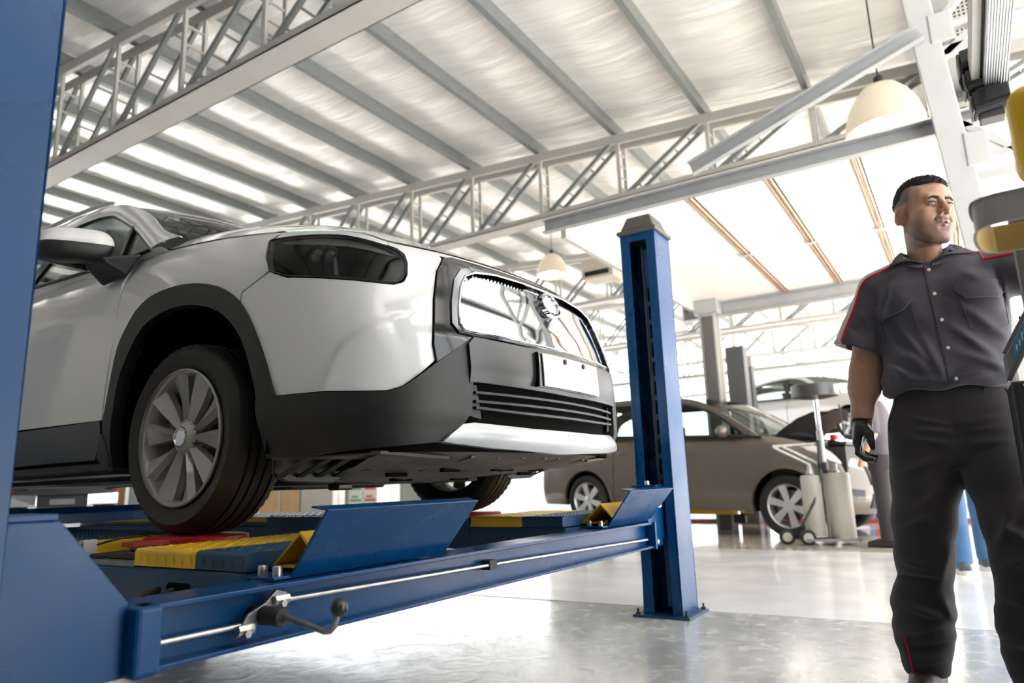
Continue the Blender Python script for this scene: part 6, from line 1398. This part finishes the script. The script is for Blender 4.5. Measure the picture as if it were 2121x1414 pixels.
obj('axle', MB().tube([(-.7, .95, .38), (.7, .95, .38)], .06, 10), DIRT, **k_)
CARD = mat('cardboard', (.55, .36, .19), .8, var=.08)
rr = random.Random(4)
def rbox(name, c, s, a, m, label, cat, group=None, tape=True, z=0.):
    t = thing(name, label, cat, (c[0], c[1], z), group, rot=(0, 0, a)); obj('box_body', MB().box((-s[0]/2, -s[1]/2, 0), (s[0]/2, s[1]/2, s[2])), m, t, local=True, bevel=.005)
    if tape: obj('tape', MB().box((-s[0]/2-.001, -.025, s[2]*.85), (s[0]/2+.001, .025, s[2]+.001)), mat('brown tape', (.40, .25, .12), .4), t, local=True)
    return t
ang = math.radians(-40)
pal = thing('pallet', 'wooden pallet under the cartons behind the front wheel', 'pallet', (11.5, 14.1, 0), rot=(0, 0, ang))
for k in range(5): obj('board', MB().box((-.6+k*.26, -.4, .10), (-.6+k*.26+.16, .4, .125)), mat('pallet wood', (.32, .2, .1), .8, var=.2), pal, local=True)
for y in (-.36, 0, .30): obj('bearer', MB().box((-.6, y, 0), (.6, y+.07, .10)), MATS['pallet wood'], pal, local=True)
for k, (dx, z, s, w) in enumerate(((-.22, .125, (.44, .5, .40), 'lower left'), (.26, .125, (.40, .5, .30), 'lower right'), (-.22, .527, (.44, .5, .40), 'upper left'), (.26, .427, (.40, .5, .45), 'upper right'))):
    rbox('carton', (11.5+dx*math.cos(ang), 14.1+dx*math.sin(ang)), s, ang, CARD, 'plain cardboard carton, '+w+' of the four stacked on the pallet', 'box', z=z)
rbox('carton', (9.05, 17.0), (.5, .6, 1.0), math.radians(-25), mat('brown carton', (.42, .22, .11), .8), 'tall brown carton standing right of the pickup truck', 'box')
lb = thing('leaning_board', 'grey sheet panel leaning beside the tall brown carton', 'board', (9.2, 16.2, 0)); obj('sheet', MB().hexa([(9.0, 16.2, 0), (9.5, 15.9, 0), (9.52, 15.94, 0), (9.02, 16.24, 0), (9.25, 16.6, 1.3), (9.6, 16.35, 1.3), (9.62, 16.39, 1.3), (9.27, 16.64, 1.3)]), mat('grey sheet', (.33, .34, .35), .5), lb); obj('edge_trim', MB().bar((9.0, 16.2, .0), (9.25, 16.6, 1.3), .03, .03), STEEL, lb)
bbn = thing('bin', 'blue plastic bin on the floor left of the front wheel', 'bin', (10.0, 15.6, 0)); obj('bin_body', MB().hexa([(9.8, 15.5, 0), (10.2, 15.3, 0), (10.4, 15.6, 0), (10.0, 15.8, 0), (9.7, 15.5, .75), (10.25, 15.2, .75), (10.5, 15.6, .75), (9.95, 15.9, .75)]), mat('bin blue', (.08, .26, .62), .5), bbn, bevel=.02); obj('bin_lid', MB().box((9.8, 15.3, .75), (10.4, 15.8, .78)), MATS['bin blue'], bbn)
CABW = mat('pale grey cabinet', (.62, .63, .60), .45, var=.03); CABG = mat('grey green cabinet', (.36, .39, .36), .45, var=.04)
for k, (px, py, w, m, lbl) in enumerate(((12.4, 14.75, .5, CABG, 'narrow grey green locker right of the cartons'), (12.85, 14.25, .75, CABW, 'pale grey cabinet behind the cartons, right of the narrow locker'), (13.5, 13.5, .6, CABG, 'grey green locker left of the printed cartons'), (14.15, 12.2, .6, CABG, 'grey green locker right of the printed cartons'), (14.7, 11.5, .9, CABW, 'pale grey cabinet seen beside the far front tyre'))):
    c = thing('cabinet', lbl, 'cabinet', (px, py, 0), rot=(0, 0, math.radians(-46))); obj('carcass', MB().box((-w/2, -.25, 0), (w/2, .25, 1.9)), m, c, local=True, bevel=.008)
    for s in (-1, 1): d = obj('door', MB().box((s*.004, -.268, .05), (s*(w/2-.012), -.25, 1.86)), m, c, local=True, bevel=.004); obj('handle', MB().box((s*.03, -.285, .9), (s*.045, -.268, 1.05)), STEEL, d, local=True)
GRN = mat('green print', (.10, .42, .22), .7); RPR = mat('red print', (.60, .10, .10), .7); WCT = mat('white carton', (.80, .79, .76), .7, var=.02)
for i in range(2):
    for j in range(3):
        a = math.radians(-46); px, py = 12.58+i*.34*math.cos(a), 12.62+i*.34*math.sin(a)
        b = rbox('printed_carton', (px, py), (.32, .4, .27), a, WCT, 'white carton printed with '+('green' if i == 0 else 'red')+', '+('bottom', 'middle', 'top')[j]+' of the '+('left' if i == 0 else 'right')+' printed stack', 'box', tape=False, z=.12+j*.275)
        obj('print_band', MB().box((-.13, -.203, .06), (.13, -.2005, .12)).box((-.10, -.203, .15), (.06, -.2005, .20)), GRN if i == 0 else RPR, b, local=True)
sh_ = thing('stand', 'low white stand carrying the printed cartons', 'stand', (12.7, 12.5, 0), rot=(0, 0, math.radians(-46))); obj('top', MB().box((-.4, -.25, .09), (.4, .25, .12)), WHITEP, sh_, local=True)
for x in (-.36, .32): obj('leg', MB().box((x, -.22, 0), (x+.05, .22, .09)), WHITEP, sh_, local=True)
# ---------------------------------------------------------------- right edge: aligner console, clamp strap, overhead beam
DGR = mat('dark grey console', (.06, .06, .063), .45, var=.08); MGR = mat('mid grey console', (.20, .20, .205), .42, var=.05)
con = thing('aligner_console', 'black aligner console with sloping grey panel and blue label, right edge', 'console', (2.42, -.5, 0))
obj('cabinet', MB().box((2.36, -.95, .02), (2.62, -.130, .985)), BLK, con, bevel=.008, seg=3)
obj('plinth', MB().box((2.38, -.93, 0), (2.60, -.15, .02)), BLK, con)
for (y, z, r) in ((-.163, .952, .0055), (-.158, .972, .003)): obj('rivet', MB().sphere((2.358, y, z), (.003, r, r), 12, 8), BOLT, con, smooth=60)
A, Bv = Vector((2.40, -.129, .991)), Vector((2.40, -.129, 1.067)); d = Vector((0, -.50, .86)).normalized(); L = .36
P = [A, A+d*L, Bv+d*L, Bv]; bk = Vector((.10, 0, 0))
obj('panel_body', MB().hexa([P[0]+bk, P[1]+bk, P[1], P[0], P[3]+bk, P[2]+bk, P[2], P[3]]), MGR, con, bevel=.004)
fr = Vector((-.006, 0, 0))
obj('panel_edge', MB().bar(P[3]+fr, P[2]+fr, .012, .012, (1, 0, 0)).bar(P[0]+fr, P[1]+fr, .012, .014, (1, 0, 0)), DGR, con, bevel=.002)
def on(u, v): return P[0]+(P[1]-P[0])*u+(P[3]-P[0])*v
lab = obj('blue_label', MB().hexa([on(.12, .10)+fr*.1, on(.62, .10)+fr*.1, on(.62, .86)+fr*.1, on(.12, .86)+fr*.1, on(.12, .10)+fr*.5, on(.62, .10)+fr*.5, on(.62, .86)+fr*.5, on(.12, .86)+fr*.5]), mat('label blue', (.05, .20, .36), .45), con)
rl = random.Random(5); m = MB(); u = .16
while u < .54:                          # blurred lettering: pale strokes only
    h = rl.choice((.22, .3, .22, .36)); b0 = .38; w = .020
    m.hexa([on(u, b0)+fr*.5, on(u+w, b0)+fr*.5, on(u+w, b0+h)+fr*.5, on(u, b0+h)+fr*.5, on(u, b0)+fr*.7, on(u+w, b0)+fr*.7, on(u+w, b0+h)+fr*.7, on(u, b0+h)+fr*.7])
    if rl.random() < .7: m.hexa([on(u, b0+.18)+fr*.5, on(u+.035, b0+.18)+fr*.5, on(u+.035, b0+.24)+fr*.5, on(u, b0+.24)+fr*.5, on(u, b0+.18)+fr*.7, on(u+.035, b0+.18)+fr*.7, on(u+.035, b0+.24)+fr*.7, on(u, b0+.24)+fr*.7])
    u += .045
obj('label_lettering', m, mat('label white', (.55, .62, .66), .5), lab, kind='stuff')
for v in (.30, .62): c = P[3]+d*L*v+Vector((-.005, .004, .004)); obj('screw', MB().sphere(tuple(c), .005, 10, 8), BLK, con, smooth=60)
# wheel clamp strap on its arm
wcl = thing('wheel_clamp', 'grey strap loop with tan inner face on a yellow clamp arm, near the man', 'clamp', (1.6, -.2, 1.2))
pts = [(1.72, -.42), (1.72, -.14), (1.715, -.105), (1.695, -.085), (1.66, -.075), (1.60, -.068), (1.54, -.068), (1.515, -.078), (1.50, -.10), (1.495, -.14), (1.48, -.42)]
pc2 = curve(pts, 4); th = .005; vs = []; nn = len(pc2)
for i, (x, y) in enumerate(pc2):
    a = pc2[max(i-1, 0)]; b = pc2[min(i+1, nn-1)]; tx, ty = b[0]-a[0], b[1]-a[1]; l = math.hypot(tx, ty); nx, ny = -ty/l, tx/l
    z0, z1 = 1.188+.00*y, 1.245-.03*y*0
    vs += [(x, y, z0), (x, y, z1), (x+nx*th, y+ny*th, z1), (x+nx*th, y+ny*th, z0)]
def strip(idx): return [(i*4+a, i*4+b, (i+1)*4+b, (i+1)*4+a) for i in range(nn-1) for a, b in idx]
STR = mat('grey strap', (.36, .35, .34), .5, var=.05); TAN = mat('tan strap lining', (.38, .27, .10), .6, var=.1)
so_ = obj('strap', MB().add(vs, strip([(1, 2), (2, 3), (3, 0)])), STR, wcl, smooth=40, fixn=False)
cx0 = Vector((1.6, -.25, 0)); d0 = sum(((Vector((vs[i*4][0], vs[i*4][1], 0))-cx0).length-(Vector((vs[i*4+2][0], vs[i*4+2][1], 0))-cx0).length) for i in range(nn))
inner = [(1, 0)] if d0 < 0 else [(2, 3)]
li = [tuple(Vector(v)+(cx0+Vector((0, 0, v[2]))-Vector(v)).normalized()*(.0008 if d0 < 0 else .0008)) for v in vs]
obj('strap_lining', MB().add(li, strip([(0, 1)] if d0 < 0 else [(2, 3)])), TAN, wcl, smooth=60, fixn=False)
obj('clamp_block', MB().box((1.56, -.42, 1.29), (1.66, -.158, 1.475)), YEL, wcl, bevel=.03, seg=4)
obj('clamp_neck', MB().box((1.50, -.40, 1.22), (1.72, -.25, 1.30)), MGR, wcl, bevel=.01)
obj('clamp_arm', MB().tube([(1.61, -.30, 1.4), (1.61, -.75, 1.4), (1.9, -.95, 1.35), (2.1, -.95, .03)], .022, 12), YEL, wcl, smooth=60)
obj('clamp_foot', MB().box((1.9, -1.15, 0), (2.3, -.75, .03)), DGR, wcl, bevel=.005)
gb = thing('console_mast', 'dark grey upright mast beside the raised arm of the man, right edge', 'mast', (1.95, -.3, 0))
obj('mast', MB().box((1.93, -.24, .03), (1.99, -.158, 1.34)), mat('grey mast paint', (.11, .11, .11), .5, var=.1), gb, bevel=.004); obj('foot', MB().box((1.80, -.45, 0), (2.1, -.05, .03)), DGR, gb, bevel=.004)
# overhead aluminium beam with black camera covers at its end
ab = thing('camera_beam', 'overhead ribbed aluminium beam ending in black camera covers, top right', 'beam', (3.2, -.3, 2.5))
AL = mat('anodised aluminium', (.62, .64, .66), .35, metal=.5, var=.03, stretch=(.2, 8, 8))
m = MB().box((1.0, -.355, 2.345), (3.40, -.272, 2.475))
for k in range(9): m.box((1.0, -.352+k*.009, 2.341), (3.40, -.348+k*.009, 2.345))
obj('beam_profile', m, AL, ab, bevel=.0015)
obj('side_rail', MB().box((1.0, -.262, 2.375), (3.40, -.232, 2.475)), WSTEEL, ab, bevel=.002)
obj('rail_gap', MB().box((1.0, -.272, 2.385), (3.39, -.262, 2.465)), BLK, ab)
def cover(x0, x1, ya, yb, z0, z1, dz):      # rounded shell, axis along Y
    n = 10; c = []
    for i in range(n+1):
        a = math.pi*i/n; c.append((x0+(x1-x0)*(.5-.5*math.cos(a)), z0+(z1-z0)*(1-.55*math.sin(a)) if False else z0+(z1-z0)*.42*(1-math.sin(a))))
    poly = c+[(x1, z1), (x0+.01, z1)]
    vs = [(p[0], ya, p[1]) for p in poly]+[(p[0], yb, p[1]+dz) for p in poly]; q = len(poly)
    return MB().add(vs, [tuple(range(q)), tuple(range(2*q-1, q-1, -1))]+[(i, i+q, (i+1) % q+q, (i+1) % q) for i in range(q)])
SATB = mat('satin black cover', (.014, .014, .017), .28, coat=.3, var=.1)
for (x0, x1, ya, yb, z0, z1) in ((3.36, 3.50, -.205, -.300, 2.43, 2.53), (3.36, 3.50, -.215, -.365, 2.325, 2.43), (3.34, 3.48, -.225, -.355, 2.215, 2.315)):
    cv = obj('camera_cover', cover(x0, x1, ya, yb, z0, z1, .012), SATB, ab, bevel=.004)
    obj('cover_cheek', MB().box((x0+.01, ya, z0+.01), (x1-.02, ya+.012, z1-.01)), mat('brown grey cheek', (.15, .13, .12), .5), cv, bevel=.01)
obj('cable', MB().tube([(3.40, -.21, 2.43), (3.39, -.195, 2.40), (3.41, -.20, 2.37), (3.40, -.215, 2.34)], .007, 8), BLK, ab, smooth=60)
obj('bracket', MB().box((3.38, -.33, 2.20), (3.46, -.24, 2.50)), DGR, ab, bevel=.004)
obj('support', MB().box((1.0, -.34, 0), (1.06, -.28, 2.345)), AL, ab)
